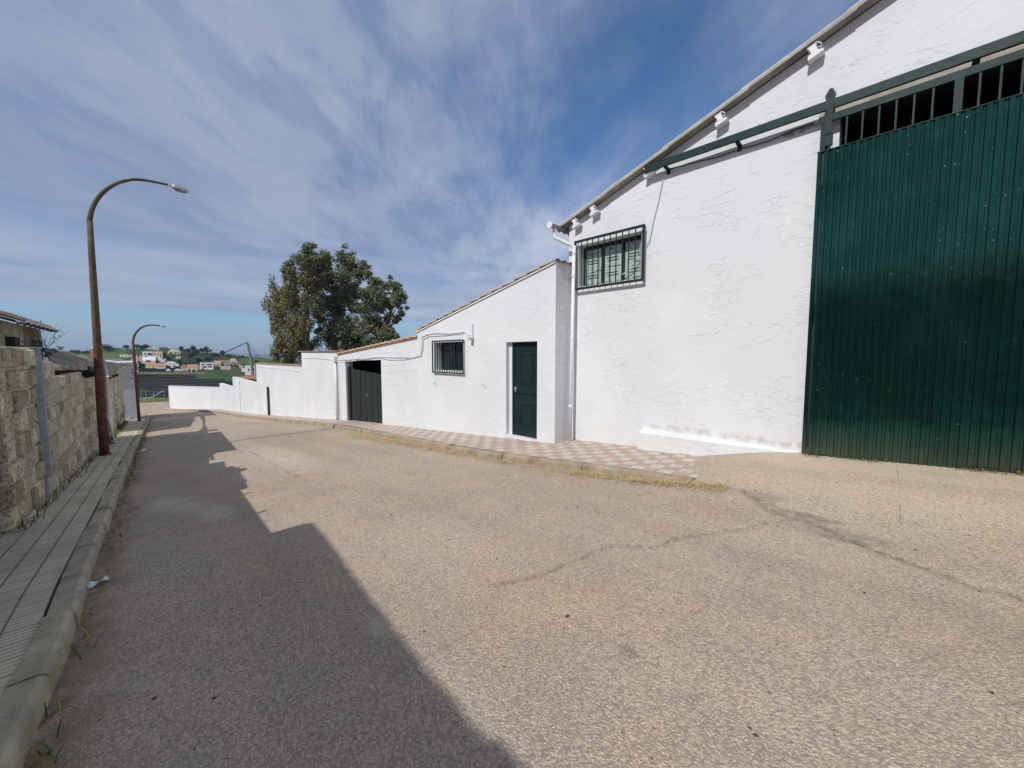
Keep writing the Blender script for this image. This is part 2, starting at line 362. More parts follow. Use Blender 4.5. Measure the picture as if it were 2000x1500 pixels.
# red and white ribbed paving on the right
m = Mt('paving_checker', .9, 0, .25); uv = m.co('UV')
ck_ = m.n('ShaderNodeTexChecker'); m.l(uv, ck_.inputs[0]); ck_.inputs['Scale'].default_value = 1 / .205
v = m.sep(uv); fr = m.ma('FRACT', m.ma('MULTIPLY', v[1], 4 / .205)); fs = m.ma('FRACT', m.ma('MULTIPLY', v[0], 1 / .205)); fc = m.ma('FRACT', m.ma('MULTIPLY', v[1], 1 / .205))
g1 = m.ma('MAXIMUM', m.mr(m.ma('ABSOLUTE', m.ma('SUBTRACT', fr, .5)), .34, .46), m.ma('MAXIMUM', m.mr(m.ma('ABSOLUTE', m.ma('SUBTRACT', fs, .5)), .455, .485), m.mr(m.ma('ABSOLUTE', m.ma('SUBTRACT', fc, .5)), .455, .485)))
nn = m.noise(uv, 3, 5, .65); n5 = m.noise(uv, 40, 4, .6)
tv = m.sep(m.vor(m.map(uv, (1 / .205, 1 / .205, 1)), 1, out='Color', rand=0))[0]
wht = m.mix(m.mr(nn, .3, .7), (.56, .51, .44, 1), (.68, .62, .54, 1)); red = m.mix(m.mr(nn, .3, .7), (.46, .325, .27, 1), (.55, .40, .335, 1))
b_ = m.mix(ck_.outputs[1], red, wht); b_ = m.mix(m.mr(tv, 0, 1, 0, .35), b_, (.44, .38, .33, 1))
b_ = m.mix(m.ma('MULTIPLY', g1, .75), b_, (.24, .20, .165, 1)); b_ = m.mix(m.mr(n5, .55, .8, 0, .35), b_, (.35, .29, .24, 1))
m.col(b_); m.bump(m.ma('SUBTRACT', m.ma('MULTIPLY', n5, .2), g1), .004, 1)

# grey ribbed paving on the left
m = Mt('paving_ribbed', .92, 0, .25); uv = m.co('UV'); v = m.sep(uv)
T = .158
fr = m.ma('FRACT', m.ma('MULTIPLY', v[0], 4 / .2)); fs = m.ma('FRACT', m.ma('MULTIPLY', v[0], 1 / .2)); fc = m.ma('FRACT', m.ma('MULTIPLY', v[1], 1 / T))
wear = m.mr(m.noise(uv, 1.0, 5, .6), .34, .62)
rib = m.ma('MULTIPLY', m.mr(m.ma('ABSOLUTE', m.ma('SUBTRACT', fr, .5)), .34, .47), m.mr(wear, 0, 1, .25, .75))
jt = m.ma('MAXIMUM', m.mr(m.ma('ABSOLUTE', m.ma('SUBTRACT', fc, .5)), .44, .485), m.ma('MULTIPLY', m.mr(m.ma('ABSOLUTE', m.ma('SUBTRACT', fs, .5)), .45, .485), .95))
g1 = m.ma('MAXIMUM', rib, jt); nn = m.noise(uv, 2.2, 6, .65); n5 = m.noise(uv, 45, 4, .6)
b_ = m.mix(m.mr(nn, .3, .7), (.54, .475, .335, 1), (.72, .645, .47, 1)); b_ = m.mix(m.ma('MULTIPLY', g1, .8), b_, (.17, .155, .125, 1))
b_ = m.mix(m.mr(n5, .55, .8, 0, .4), b_, (.28, .26, .21, 1)); b_ = m.mix(m.ma('MULTIPLY', m.mr(m.noise(uv, 1.6, 6, .7), .56, .72), .4), b_, (.15, .145, .12, 1))
m.col(b_); m.bump(m.ma('SUBTRACT', m.ma('MULTIPLY', n5, .25), g1), .008, 1)

m = Mt('kerb_warm', .95, 0, .2); g = m.geo(); n_ = m.noise(g, 3.5, 6, .65)
m.col(m.mix(m.mr(n_, .3, .7), (.25, .205, .15, 1), (.40, .335, .25, 1))); m.bump(m.noise(g, 50, 4, .65), .006, 1)
m = Mt('kerb', .95, 0, .2); g = m.geo(); n_ = m.noise(g, 3.5, 6, .65); n5 = m.noise(g, 60, 4, .65); k_ = m.mr(m.noise(g, 9, 6, .7), .5, .72)
b_ = m.mix(m.mr(n_, .3, .7), (.33, .30, .21, 1), (.52, .47, .335, 1)); b_ = m.mix(m.ma('MULTIPLY', k_, .5), b_, (.20, .19, .15, 1))
m.col(b_); m.bump(m.ma('ADD', n5, m.ma('MULTIPLY', m.noise(g, 11, 5, .6), 1.5)), .007, 1)

# the land: colour attribute for what grows where
m = Mt('land', 1, 0, .1); g = m.geo(); a = m.attr('tint', 'Color')
f = m.mr(m.noise(m.map(g, (1, .35, 1)), .05, 7, .7), .3, .72, .55, 1.4, False); f2 = m.mr(m.noise(g, .35, 5, .7), .3, .7, .75, 1.25, False)
mu = m.n('ShaderNodeVectorMath', operation='SCALE'); m.l(a, mu.inputs[0]); m.l(m.ma('MULTIPLY', f, f2), mu.inputs[3]); m.col(mu.outputs[0])
M = MATS

# ------------------------------------------------------------------ mesh building
class MB:
    def __init__(s): s.v = []; s.f = []; s.uv = []; s.t = []
    def add(s, vs, fs, uvs=None, tint=None):
        o = len(s.v); s.v += [Vector(p) for p in vs]
        for i, f in enumerate(fs):
            s.f.append([o + k for k in f]); s.uv.append([uvs[k] for k in f] if uvs else None); s.t.append(tint)
        return s
    def box(s, s0, s1, c0, c1, z0, z1, tint=None):
        vs = [W(a, b, c) for a in (s0, s1) for b in (c0, c1) for c in (z0, z1)]
        return s.add(vs, [(0, 1, 3, 2), (4, 6, 7, 5), (0, 4, 5, 1), (2, 3, 7, 6), (0, 2, 6, 4), (1, 5, 7, 3)], None, tint)
    def obox(s, ctr, ax, ay, az_, tint=None):     # half axes
        vs = [ctr + ax * i + ay * j + az_ * k for i in (-1, 1) for j in (-1, 1) for k in (-1, 1)]
        return s.add(vs, [(0, 1, 3, 2), (4, 6, 7, 5), (0, 4, 5, 1), (2, 3, 7, 6), (0, 2, 6, 4), (1, 5, 7, 3)], None, tint)
    def tube(s, pts, r, n=10, caps=True, tint=None):
        pts = [Vector(p) for p in pts]; rs = r if isinstance(r, (list, tuple)) else [r] * len(pts)
        vs = []; prev = None
        for i, p in enumerate(pts):
            t = (pts[min(i + 1, len(pts) - 1)] - pts[max(i - 1, 0)]).normalized()
            if prev is None: a = t.orthogonal().normalized()
            else: a = (prev - t * prev.dot(t)).normalized()
            prev = a; b = t.cross(a)
            for k in range(n):
                q = 2 * math.pi * k / n; vs.append(p + (a * math.cos(q) + b * math.sin(q)) * rs[i])
        fs = []
        for i in range(len(pts) - 1):
            for k in range(n):
                fs.append((i * n + k, i * n + (k + 1) % n, (i + 1) * n + (k + 1) % n, (i + 1) * n + k))
        if caps: fs.append(tuple(range(n))[::-1]); fs.append(tuple((len(pts) - 1) * n + k for k in range(n)))
        return s.add(vs, fs, None, tint)
    def prism(s, poly, off, tint=None):           # poly: 3D points, off: extrusion vector
        poly = [Vector(p) for p in poly]; n = len(poly)
        vs = poly + [p + off for p in poly]
        fs = [tuple(range(n)), tuple(range(n, 2 * n))[::-1]] + [(i, i + n, (i + 1) % n + n, (i + 1) % n) for i in range(n)]
        return s.add(vs, fs, None, tint)
    def build(s, name, mat, parent=None, smooth=False, uvmode='wall', loc=None):
        me = bpy.data.meshes.new(name)
        base = parent_world(parent) if parent else Vector(loc or (0, 0, 0))
        me.from_pydata([p - base for p in s.v], [], s.f)
        me.materials.append(M[mat] if isinstance(mat, str) else mat)
        bm = bmesh.new(); bm.from_mesh(me); bm.faces.ensure_lookup_table()
        uvl = bm.loops.layers.uv.new('UVMap')
        tl = bm.loops.layers.float_color.new('tint') if any(t is not None for t in s.t) else None
        for fi, f in enumerate(bm.faces):
            for k, lp in enumerate(f.loops):
                p = lp.vert.co + base
                if s.uv[fi]: lp[uvl].uv = s.uv[fi][k]
                elif uvmode == 'wall': lp[uvl].uv = (p.dot(DS) + p.dot(DN) * .73, p.z + 5 if mat not in WALLM else p.z - fz(p.dot(DS)))
                else: lp[uvl].uv = (p.dot(DS), p.dot(DN))
                if tl: lp[tl] = (*(s.t[fi] or (.5, .5, .5)), 1)
        bmesh.ops.recalc_face_normals(bm, faces=bm.faces[:]) if uvmode != 'raw' else None
        bm.to_mesh(me); bm.free()
        if smooth:
            for p in me.polygons: p.use_smooth = True
        o = bpy.data.objects.new(name, me); C.objects.link(o)
        o.location = (0, 0, 0) if parent else base
        if parent: o.parent = parent
        return o
WALLM = ('plaster', 'plaster_rough', 'plaster_block', 'grey_plaster')
def parent_world(p):
    v = Vector((0, 0, 0))
    while p: v += p.location; p = p.parent
    return v
def thing(name, label, cat, loc, group=None, kind=None):
    o = bpy.data.objects.new(name, None); C.objects.link(o); o.location = loc; o.empty_display_size = .3
    return tag(o, label, cat, group, kind)
def tag(o, label=None, cat=None, group=None, kind=None):
    if label: o['label'] = label
    if cat: o['category'] = cat
    if group: o['group'] = group
    if kind: o['kind'] = kind
    return o
def cut(o, cutters):
    for cb in cutters:
        md = o.modifiers.new('b', 'BOOLEAN'); md.operation = 'DIFFERENCE'; md.object = cb; md.solver = 'EXACT'
    dg = bpy.context.evaluated_depsgraph_get(); ev = o.evaluated_get(dg)
    me = bpy.data.meshes.new_from_object(ev); old = o.data; o.modifiers.clear(); o.data = me; me.name = old.name
    for cb in cutters: bpy.data.objects.remove(cb)
def cutter(s0, s1, c0, c1, z0, z1, parent):
    return MB().box(s0, s1, c0, c1, z0, z1).build('cut', 'white_paint', parent)
def bevel(o, w, seg=2):
    me = o.data; bm = bmesh.new(); bm.from_mesh(me)
    bmesh.ops.remove_doubles(bm, verts=bm.verts[:], dist=1e-5)
    bmesh.ops.bevel(bm, geom=[e for e in bm.edges if e.is_manifold and e.calc_face_angle(0) > .6], offset=w, segments=seg, affect='EDGES', profile=.6)
    bm.to_mesh(me); bm.free()

# ================================================================== SETTING: road, pavements, kerbs
def polyline_dist(p, pts):
    best = 9
    for a, b in zip(pts, pts[1:]):
        ax, ay = a; bx, by = b; dx, dy = bx - ax, by - ay; L = dx * dx + dy * dy
        t = max(0, min(1, ((p[0] - ax) * dx + (p[1] - ay) * dy) / L))
        q = math.hypot(p[0] - ax - t * dx, p[1] - ay - t * dy)
        if q < best: best = q
    return best
def gpx(*pts): return [ong(*p) for p in pts]
CRACKS = [(gpx((960, 1146), (1060, 1125), (1110, 1100), (1190, 1075), (1290, 1066), (1345, 1055), (1400, 1045), (1480, 1034), (1560, 1022)), .013),
          (gpx((1450, 978), (1500, 1010), (1600, 1040), (1700, 1080), (1800, 1115), (1900, 1150), (2040, 1185)), .024),
          (gpx((1640, 1035), (1560, 1022), (1470, 990), (1440, 976)), .016),
          (gpx((460, 862), (520, 900), (600, 940)), .006)]
DUST = [(ong(1700, 925), 1.6, .5), (ong(540, 893), 2.2, .5), (ong(370, 985), .5, .25), (ong(420, 1000), .45, .2), (ong(320, 985), .5, .2), (ong(745, 1225), .16, .06)]
TAR = [(ong(1490, 990), .22, .10), (ong(1570, 1025), .26, .10), (ong(1650, 1060), .35, .12)]
KL = [(-14, -.78), (-3, -.50)] + [ong(*p, 0) for p in ((50, 1413), (131, 1247), (163, 1130), (213, 1000), (240, 930), (258, 888), (275, 850), (290, 818), (297, 812))]
def interp(pts, s):
    if s <= pts[0][0]: return pts[0][1]
    for a, b in zip(pts, pts[1:]):
        if s <= b[0]: return a[1] + (b[1] - a[1]) * (s - a[0]) / (b[0] - a[0])
    return pts[-1][1]
def road_sheet(name, ss, cs):
    me = bpy.data.meshes.new(name); vs = []; fs = []; at = {'crack': [], 'dust': [], 'tar': [], 'sand': [], 'soil': []}
    nc = len(cs)
    for s in ss:
        for c in cs:
            w = mnoise.noise(Vector((s * 3, c * 3, 1))) * .05; w2 = mnoise.noise(Vector((s * 9, c * 9, 4))) * .02
            k = 0
            if -2 < s < 13:
                for pts, wd in CRACKS:
                    d_ = polyline_dist((s + w + w2, c + w - w2), pts)
                    if d_ < wd * 2.2: k = max(k, 1 - sst(d_, wd * .5, wd * 2.2))
            du = 0
            for (q, a, b) in DUST:
                e = math.hypot((s - q[0]) / a, (c - q[1]) / b) + w * 3
                du = max(du, 1 - sst(e, .3, 1.3))
            ta = 0
            for (q, a, b) in TAR:
                e = math.hypot((s - q[0]) / a, (c - q[1]) / b) + w * 5
                ta = max(ta, 1 - sst(e, .7, 1.2))
            sa = sst(c + w * 5, 5.75, 6.15) * (1 - sst(s, .6, 1.4)) + .55 * sst(c + w * 6, 4.5, 5.6) * (1 - sst(s + w * 4, 1.2, 2.4))
            at['soil'].append((1 - sst(c - interp(KL, s) + w * 4 + w2 * 3, .02, .34)) if s < 40 else 0)
            z = zr(s, c) - .012 * k
            vs.append(W(s, c, z)); at['crack'].append(k); at['dust'].append(du); at['tar'].append(ta); at['sand'].append(min(1, sa))
    for i in range(len(ss) - 1):
        for j in range(nc - 1):
            fs.append((i * nc + j, (i + 1) * nc + j, (i + 1) * nc + j + 1, i * nc + j + 1))
    me.from_pydata(vs, [], fs); me.materials.append(M['road'])
    uvl = me.uv_layers.new(name='UVMap')
    for lp in me.loops:
        p = vs[lp.vertex_index]; uvl.data[lp.index].uv = (p.dot(DS), p.dot(DN))
    for k, v in at.items():
        a = me.attributes.new(k, 'FLOAT', 'POINT'); a.data.foreach_set('value', v)
    for p in me.polygons: p.use_smooth = True
    if me.polygons[0].normal.z < 0: me.flip_normals()
    o = bpy.data.objects.new(name, me); C.objects.link(o); o['kind'] = 'structure'
    return o
def frange(a, b, st):
    n = max(1, int(round((b - a) / st))); return [a + (b - a) * i / n for i in range(n + 1)]
road_sheet('road', frange(-14, -2, .3) + frange(-2, 8, .033)[1:] + frange(8, 14, .12)[1:] + frange(14, 62, .4)[1:],
           frange(-3, -.6, .3) + frange(-.6, 7.2, .05)[1:])
def plain_sheet(name, ss, cs, zf, mat):
    mb = MB(); n = len(cs); vs = [W(s, c, zf(s, c)) for s in ss for c in cs]
    mb.add(vs, [(i * n + j, (i + 1) * n + j, (i + 1) * n + j + 1, i * n + j + 1) for i in range(len(ss) - 1) for j in range(n - 1)])
    o = mb.build(name, mat, uvmode='flat'); 
    return tag(o, kind='structure')
plain_sheet('side_lane', frange(48, 62, .7), frange(-26, -3, .8), lambda s, c: zr(s, -3) - .004, 'road')

KR = [(1.72, 5.0), (2.6, 5.0), (4.9, 4.78), (7.0, 4.80), (9.5, 5.0), (14.5, 5.24), (19, 5.20), (25, 5.26), (34.5, 5.36), (38.5, 5.25), (43, 4.55), (48.3, 3.1), (51, 2.4)]
KLend = 36.2
def kerb(name, pts, s0, s1, side, seg, mat='kerb'):
    mb = MB(); s = s0
    while s < s1 - .05:
        e = min(s + seg, s1); n = 4
        jz = rnd.uniform(-.012, .010); jc = rnd.uniform(-.012, .012)
        prof = [(.14, -.30), (.14, .0), (.135, .004), (.03, .004), (.008, -.008), (0, -.03), (-.018, -.30)]   # (away from the road, height)
        vs = []
        for k in range(n + 1):
            q = s + .007 + (e - s - .014) * k / n; c = interp(pts, q)
            for (dx, dz) in prof: vs.append(W(q, c - side * dx + jc, fz(q) + dz + jz + .002 * rnd.uniform(-1, 1)))
        m_ = len(prof); fs = [tuple(range(m_)), tuple(range(n * m_, n * m_ + m_))[::-1]]
        for k in range(n):
            for j in range(m_ - 1): fs.append((k * m_ + j, k * m_ + j + 1, (k + 1) * m_ + j + 1, (k + 1) * m_ + j))
        mb.add(vs, fs); s = e
    return tag(mb.build(name, mat, uvmode='flat'), kind='structure')
kerb('left_kerb', KL, -6.3, KLend, 1, .78)
kerb('right_kerb', KR, 1.72, 50, -1, 1.6, 'kerb_warm')
def pavement(name, s0, s1, st, ca, cb, mat, uvshift=0):
    mb = MB(); ss = frange(s0, s1, st); n = 5; vs = []; uv = []
    for s in ss:
        a, b = ca(s), cb(s)
        for j in range(n):
            c = a + (b - a) * j / (n - 1); vs.append(W(s, c, fz(s) + .0)); uv.append((s, (c - a) if uvshift else c))
    k = len(vs); fs = [(i * n + j, (i + 1) * n + j, (i + 1) * n + j + 1, i * n + j + 1) for i in range(len(ss) - 1) for j in range(n - 1)]
    lo = []; 
    for idx in [0] + list(range(1, n)): lo.append(idx)
    vs += [vs[i] - UP * .3 for i in range(n)]; uv += [(uv[i][0] - .3, uv[i][1]) for i in range(n)]
    fs += [(j + 1, k + j + 1, k + j, j) for j in range(n - 1)]
    mb.add(vs, fs, uv); return tag(mb.build(name, mat), kind='structure')
pavement('right_pavement', 1.72, 50, .4, lambda s: interp(KR, s) + .14, lambda s: 6.75 if s < 5 else (6.3 if s < 39 else interp(KR, s) + 1.0), 'paving_checker')
pavement('left_pavement', -6.3, KLend, .4, lambda s: interp(KL, s) - .14, lambda s: interp(KL, s) - 1.35 - (1.6 if s < 4.1 else 0), 'paving_ribbed', 1)

# ------------------------------------------------------------------ terrain
SKY = [(-2000, 690), (95, 685), (132, 686), (158, 689), (190, 684), (223, 678), (242, 681), (263, 681), (310, 682.5), (350, 683.5), (413, 690), (440, 692), (473, 696), (511, 698), (540, 704), (620, 712), (1000, 722), (4000, 722)]
def prof_y(D, px):
    sk = interp(SKY, px)
    T_ = [(38, 797), (46, 784), (58, 777), (200, 730), (235, 728.5), (320, 722), (400, (722 + sk) / 2 + 2), (500, sk), (560, sk + 1.5), (900, sk + 8), (1400, 706)]
    return interp(T_, D)
def terr(x, y):
    p = Vector((x, y, 0)); s = p.dot(DS)
    near = fz(s) - .42 if s < 62 else fz(s) - .1
    near = min(near, 2)
    if y < 30: return near
    px = 1000 + F * x / y; D = min(y, 1400)
    far = -(prof_y(D, px) - 695) / F * D
    if y > 1400: far = -20.4 + (y - 1400) * -.004 - 0
    if y > 2500:                                  # distant ridge
        rd = 40 + 26 * mnoise.noise(Vector((x / 900, 3.3, 0))) + 12 * mnoise.noise(Vector((x / 300, 7.3, 0)))
        far += (rd + 24 + 10) * sst(y, 4200, 6500)
    t = sst(s, 56, 66) if True else 0
    return near * (1 - t) + far * t
def landcol(x, y):
    s = Vector((x, y, 0)).dot(DS)
    G1, G2, DK, ST = (.050, .088, .028), (.034, .062, .024), (.014, .018, .017), (.16, .15, .07)
    if y < 30: return (.12, .11, .06)
    px = 1000 + F * x / y; yy = prof_y(min(y, 1400), px) + mnoise.noise(Vector((x / 9, y / 9, 0))) * .8
    if yy > 777: return (.14, .17, .035)
    if yy > 731:
        if px > 440: return G1 if yy < 745 else DK
        if px > 380 and yy < 740: return G1
        st = abs(((yy + (px - 300) * .05) * .16) % 1 - .5)
        return (.035, .042, .04) if st > .44 else DK
    if yy > 727: return ST if px < 400 else G1
    if yy > 719: return (.02, .028, .02) if px < 355 else (.06, .07, .045)
    if px < 250 or px > 440: return (.072, .125, .036) if mnoise.noise(Vector((x / 40, y / 60, 2))) > -.25 else G2
    return G1 if mnoise.noise(Vector((x / 22, y / 30, 5))) > -.05 else (.025, .045, .02)
mb = MB()
angs = []
a = -180
while a < 180:
    angs.append(a); a += .22 if -60 <= a < -28 else (2.0 if -90 < a < 60 else 8)
rads = []
r_ = 3
while r_ < 9000:
    rads.append(r_); r_ *= 1.016 if 55 < r_ < 800 else 1.12
vs = []; tints = []
for r_ in rads:
    for a in angs:
        x, y = r_ * math.sin(R(a)), r_ * math.cos(R(a)); vs.append(Vector((x, y, terr(x, y))))
n = len(angs)
o_ = 0
for i in range(len(rads) - 1):
    for j in range(n):
        j2 = (j + 1) % n
        q = [i * n + j, i * n + j2, (i + 1) * n + j2, (i + 1) * n + j]
        ctr = (vs[q[0]] + vs[q[2]]) / 2
        mb.f.append(q); mb.uv.append(None); mb.t.append(landcol(ctr.x, ctr.y))
mb.v = vs; mb.f.append([j for j in range(n)][::-1]); mb.uv.append(None); mb.t.append((.12, .11, .06))
ground = tag(mb.build('ground', 'land', uvmode='raw', smooth=True), kind='structure')
me = ground.data; me.color_attributes.remove(me.color_attributes['tint'])
ca_ = me.color_attributes.new('tint', 'FLOAT_COLOR', 'POINT'); buf = []
for v in me.vertices: buf += [*landcol(v.co.x, v.co.y), 1]
ca_.data.foreach_set('color', buf)

# ================================================================== RIGHT SIDE BUILDINGS
CA = 6.63; CB = 6.08
def wall_prism(s0, pts, c0, th, parent, name, mat, c1=None):
    mb = MB(); mb.prism([W(s, c0, z) for s, z in pts], DN * th); return mb.build(name, mat, parent)
# ---- big warehouse
def roofz(s): return 2.665 + (4.78 - s) * .352        # underside of the verge on the gable wall
RIDGE = -3.0
def rz(s): return roofz(s) if s >= RIDGE else roofz(2 * RIDGE - s)
wh = thing('warehouse', 'tall white plastered warehouse with sloping grey roof edge, on the right', 'warehouse', W(0, CA, -1.9))
mbw = MB()
FB = 0  # gable front
poly = [(4.84, -3.2), (4.84, roofz(4.84)), (RIDGE, roofz(RIDGE)), (2 * RIDGE - 4.84, roofz(4.84)), (2 * RIDGE - 4.84, -3.2)]
wall = wall_prism(0, poly, CA, .28, wh, 'wall', 'plaster_rough')
GS0, GS1 = .62, -4.0
WS0, WS1, WZ0, WZ1 = 3.27, 4.60, 1.36, 2.20
cut(wall, [cutter(GS1, GS0, CA - .2, CA + .5, -1.6, 3.02, wh), cutter(WS0, WS1, CA - .2, CA + .5, WZ0, WZ1, wh)])
# other three walls
mbw.box(4.56, 4.84, CA + .282, 22, -3.2, 2.55); mbw.box(2 * RIDGE - 4.84, 2 * RIDGE - 4.56, CA + .282, 22, -2.2, 2.55)
mbw.prism([W(s, 22, z) for s, z in poly], DN * .2)
mbw.build('side_wall', 'plaster', wh)
fl = MB().box(2 * RIDGE - 4.55, 4.55, CA + .285, 21.9, -3.0, -1.62); fl.build('floor', 'shade_black', wh)  # floor colour near-black in place of indoor shade
t = MB(); t.box(GS1 - .3, GS0 + .5, CA + 2.2, CA + 2.25, -1.6, 3.6); t.box(GS1 - .3, GS0 + .5, CA + .30, CA + 2.25, 3.61, 3.64); t.box(GS1, GS0 - .002, CA + .012, CA + .30, 3.004, 3.017); t.box(GS0 + .42, GS0 + .47, CA + .30, CA + 2.19, -1.6, 3.6); t.box(GS1 - .3, GS1 - .25, CA + .30, CA + 2.19, -1.6, 3.6); t.build('shade_lining', 'shade_black', wh)  # near-black sheets added so the opening and its soffit read unlit
# lintel under the rail
lt = MB(); lt.box(GS1 - .1, GS0 + .22, CA - .012, CA + .1, 3.022, 3.20); lt.build('lintel', 'concrete', wh)
# corrugated fibre cement roof, waves across c
mb = MB(); e0 = 6.49; nw = int((22.4 - e0) / .0442); sp = [5.10, RIDGE, 2 * RIDGE - 5.10]
vs = []
for s in sp:
    for k in range(nw + 1):
        c = e0 + k * .0442; w = .02 * math.sin(k * math.pi / 2)
        vs.append(W(s, c, rz(s) + .045 + w))
top = len(vs); vs += [v - UP * .012 for v in vs]; n = nw + 1
fs = []
for i in range(2):
    for k in range(nw):
        q = (i * n + k, i * n + k + 1, (i + 1) * n + k + 1, (i + 1) * n + k); fs.append(q); fs.append(tuple(top + x for x in q)[::-1])
for k in range(nw): fs.append((k, k + 1, top + k + 1, top + k))
mb.add(vs, fs); mb.build('roof', 'fibre_cement', wh)
# verge pieces lapping each other down the slope
sl_ = math.atan(.352); ts = Vector(DS * math.cos(sl_) - UP * math.sin(sl_)); tu = Vector(DS * math.sin(sl_) + UP * math.cos(sl_))
s = 5.12; k = 0
mb = MB()
while s > RIDGE:
    L = 1.22; e = max(RIDGE - .05, s - L)
    a0 = W(s, 6.46, rz(s) + .050 + .018); a1 = W(e, 6.46, rz(e) + .050)
    pr = [(.012, -.050), (0, -.015), (.006, .004), (.03, .018), (.16, .020), (.16, .008), (.035, .008), (.016, -.004), (.012, -.02), (.024, -.050)]
    vs = [p + DN * x + UP * z for p in (a0, a1) for x, z in pr]; m_ = len(pr)
    fs = [tuple(range(m_)), tuple(range(m_, 2 * m_))[::-1]] + [(i, (i + 1) % m_, (i + 1) % m_ + m_, i + m_) for i in range(m_)]
    mb.add(vs, fs); s = e + .09 if e > RIDGE else e; k += 1
mb.build('verge_trim', 'verge_cement', wh)
# concrete purlin ends poking through under the verge (I-section, painted white)
for (px, py) in ((1122, 430), (1157, 404), (1264, 324), (1405, 228), (1589, 97)):
    s, z = onc(px, py, 6.50)
    ctr = W(s, 0, z); zt = rz(s) + .02
    hgt = .19; mb = MB()
    cz = zt - hgt * .5 - .015
    org = lambda u, w_, c: W(s, c, cz) + ts * u + tu * w_
    # bottom flange bevelled, waist, top block
    for (hw, z0, z1) in ((.085, -.085, -.050), (.075, -.050, -.028), (.036, -.028, .045), (.050, .045, .085)):
        for cc in (0,):
            mb.prism([org(-hw, z0, 6.50), org(hw, z0, 6.50), org(hw * .96, z1 - .0015, 6.50), org(-hw * .96, z1 - .0015, 6.50)], DN * (CA - 6.50 - .001))
    o = mb.build('purlin_end', 'white_paint', wh)
    hk = MB(); hk.tube([org(-.04, .085, 6.51), org(-.062, .04, 6.485), org(-.085, .0, 6.48), org(-.07, -.035, 6.49), org(-.045, -.01, 6.49)], .008, 6)
    hk.build('hook_bolt', 'cable_white', o)
# plinth
mb = MB(); A0 = onc(1252, 838, CA - .22); 
mb.add([W(3.16, CA - .20, -2.0), W(3.16, CA - .20, -1.36), W(3.16, CA, -1.30), W(3.16, CA, -2.0),
        W(1.9, CA - .17, -1.9), W(1.9, CA - .17, -1.35), W(1.9, CA, -1.30), W(1.9, CA, -1.9),
        W(.86, CA - .05, -1.9), W(.86, CA - .05, -1.36), W(.86, CA, -1.33), W(.86, CA, -1.9)],
       [(0, 1, 2, 3), (0, 4, 5, 1), (1, 5, 6, 2), (4, 8, 9, 5), (5, 9, 10, 6), (8, 11, 10, 9)])
pl = mb.build('plinth', 'plaster_rough', wh)
# window with grille
def window(parent, s0, s1, z0, z1, c, glassmat, nsash):
    t = MB(); d_ = .045
    t.box(s0, s1, c, c + .05, z0, z0 + d_); t.box(s0, s1, c, c + .05, z1 - d_, z1)
    for k in range(nsash + 1):
        x = s0 + (s1 - s0) * k / nsash; w_ = .03
        a_ = max(s0, x - w_); b_ = min(s1, x + w_); t.box(a_, b_, c - .004, c + .046, z0 + d_, z1 - d_)
    o = t.build('window_frame', 'frame_green', parent)
    g_ = MB(); g_.box(s0 + .01, s1 - .01, c + .03, c + .036, z0 + .01, z1 - .01); g_.build('pane', glassmat, o)
    return o
w1 = thing('window_dummy', 'x', 'x', W(0, 0, 0)); bpy.data.objects.remove(w1)
wf = window(wh, WS0 + .01, WS1 - .01, WZ0 + .03, WZ1 - .03, CA + .17, 'glass_blind', 3)
for (a, b) in ((.28, .52), (.62, .82)):
    for k in range(3):
        s0 = WS0 + (WS1 - WS0) * k / 3
        MB().box(s0 + .10, s0 + .34, CA + .15, CA + .16, WZ0 + (WZ1 - WZ0) * a, WZ0 + (WZ1 - WZ0) * a + .018).build('glazing_bar', 'frame_green', wf)
sl0 = MB().box(WS0 + .01, WS1 - .01, CA + .002, CA + .165, WZ0 - .03, WZ0 + .028); sl0.build('window_sill', 'white_paint', wh)
def grille(parent, s0, s1, z0, z1, c, n, fw, mat, extra=0):
    t = MB(); d_ = .022
    t.box(s0, s1, c, c + d_, z0, z0 + fw); t.box(s0, s1, c, c + d_, z1 - fw, z1)
    t.box(s0, s0 + fw, c, c + d_, z0 + fw, z1 - fw); t.box(s1 - fw, s1, c, c + d_, z0 + fw, z1 - fw)
    o = t.build('grille', mat, parent)
    for k in range(n):
        s = s0 + fw + (s1 - s0 - 2 * fw) * (k + 1) / (n + 1)
        MB().box(s - .007, s + .007, c + .003, c + .019, z0 + fw - .002, z1 - fw + .002).build('grille_bar', mat, o)
    if extra:
        for (a, b, zz_) in extra: MB().box(a, b, c + .024, c + .036, zz_, zz_ + .012).build('cross_bar', mat, o)
    for (s, z) in ((s0 + .03, z0 + .02), (s1 - .03, z0 + .02), (s0 + .03, z1 - .02), (s1 - .03, z1 - .02)):
        MB().box(s - .008, s + .008, c + d_, c + .11, z - .008, z + .008).build('wall_tie', mat, o)
    return o
ex = [(3.36, 3.50, 2.0), (3.36, 3.50, 1.72), (3.76, 3.9, 1.98), (3.76, 3.9, 1.66), (4.15, 4.30, 1.95), (4.15, 4.30, 1.6)]
grille(wh, 3.17, 4.645, 1.31, 2.28, CA - .10, 10, .045, 'grille_green', ex)
# cable from the rail down into the window
P = [onc(1293, 350, 6.58), onc(1285, 395, 6.60), onc(1276, 430, 6.60), onc(1268, 470, 6.60), onc(1262, 480, 6.60)]
mb = MB().tube([W(a, 6.605, b) for a, b in P], .008, 6); mb.build('wall_cable', 'cable_white', wh)
P = [onc(1262, 450, 6.6), onc(1245, 500, 6.72), onc(1232, 525, 6.74), onc(1210, 540, 6.76)]
MB().tube([W(a, c_, b) for (a, b), c_ in zip(P, (6.6, 6.72, 6.74, 6.76))], .010, 6).build('wall_cable', 'cable_white', wh)
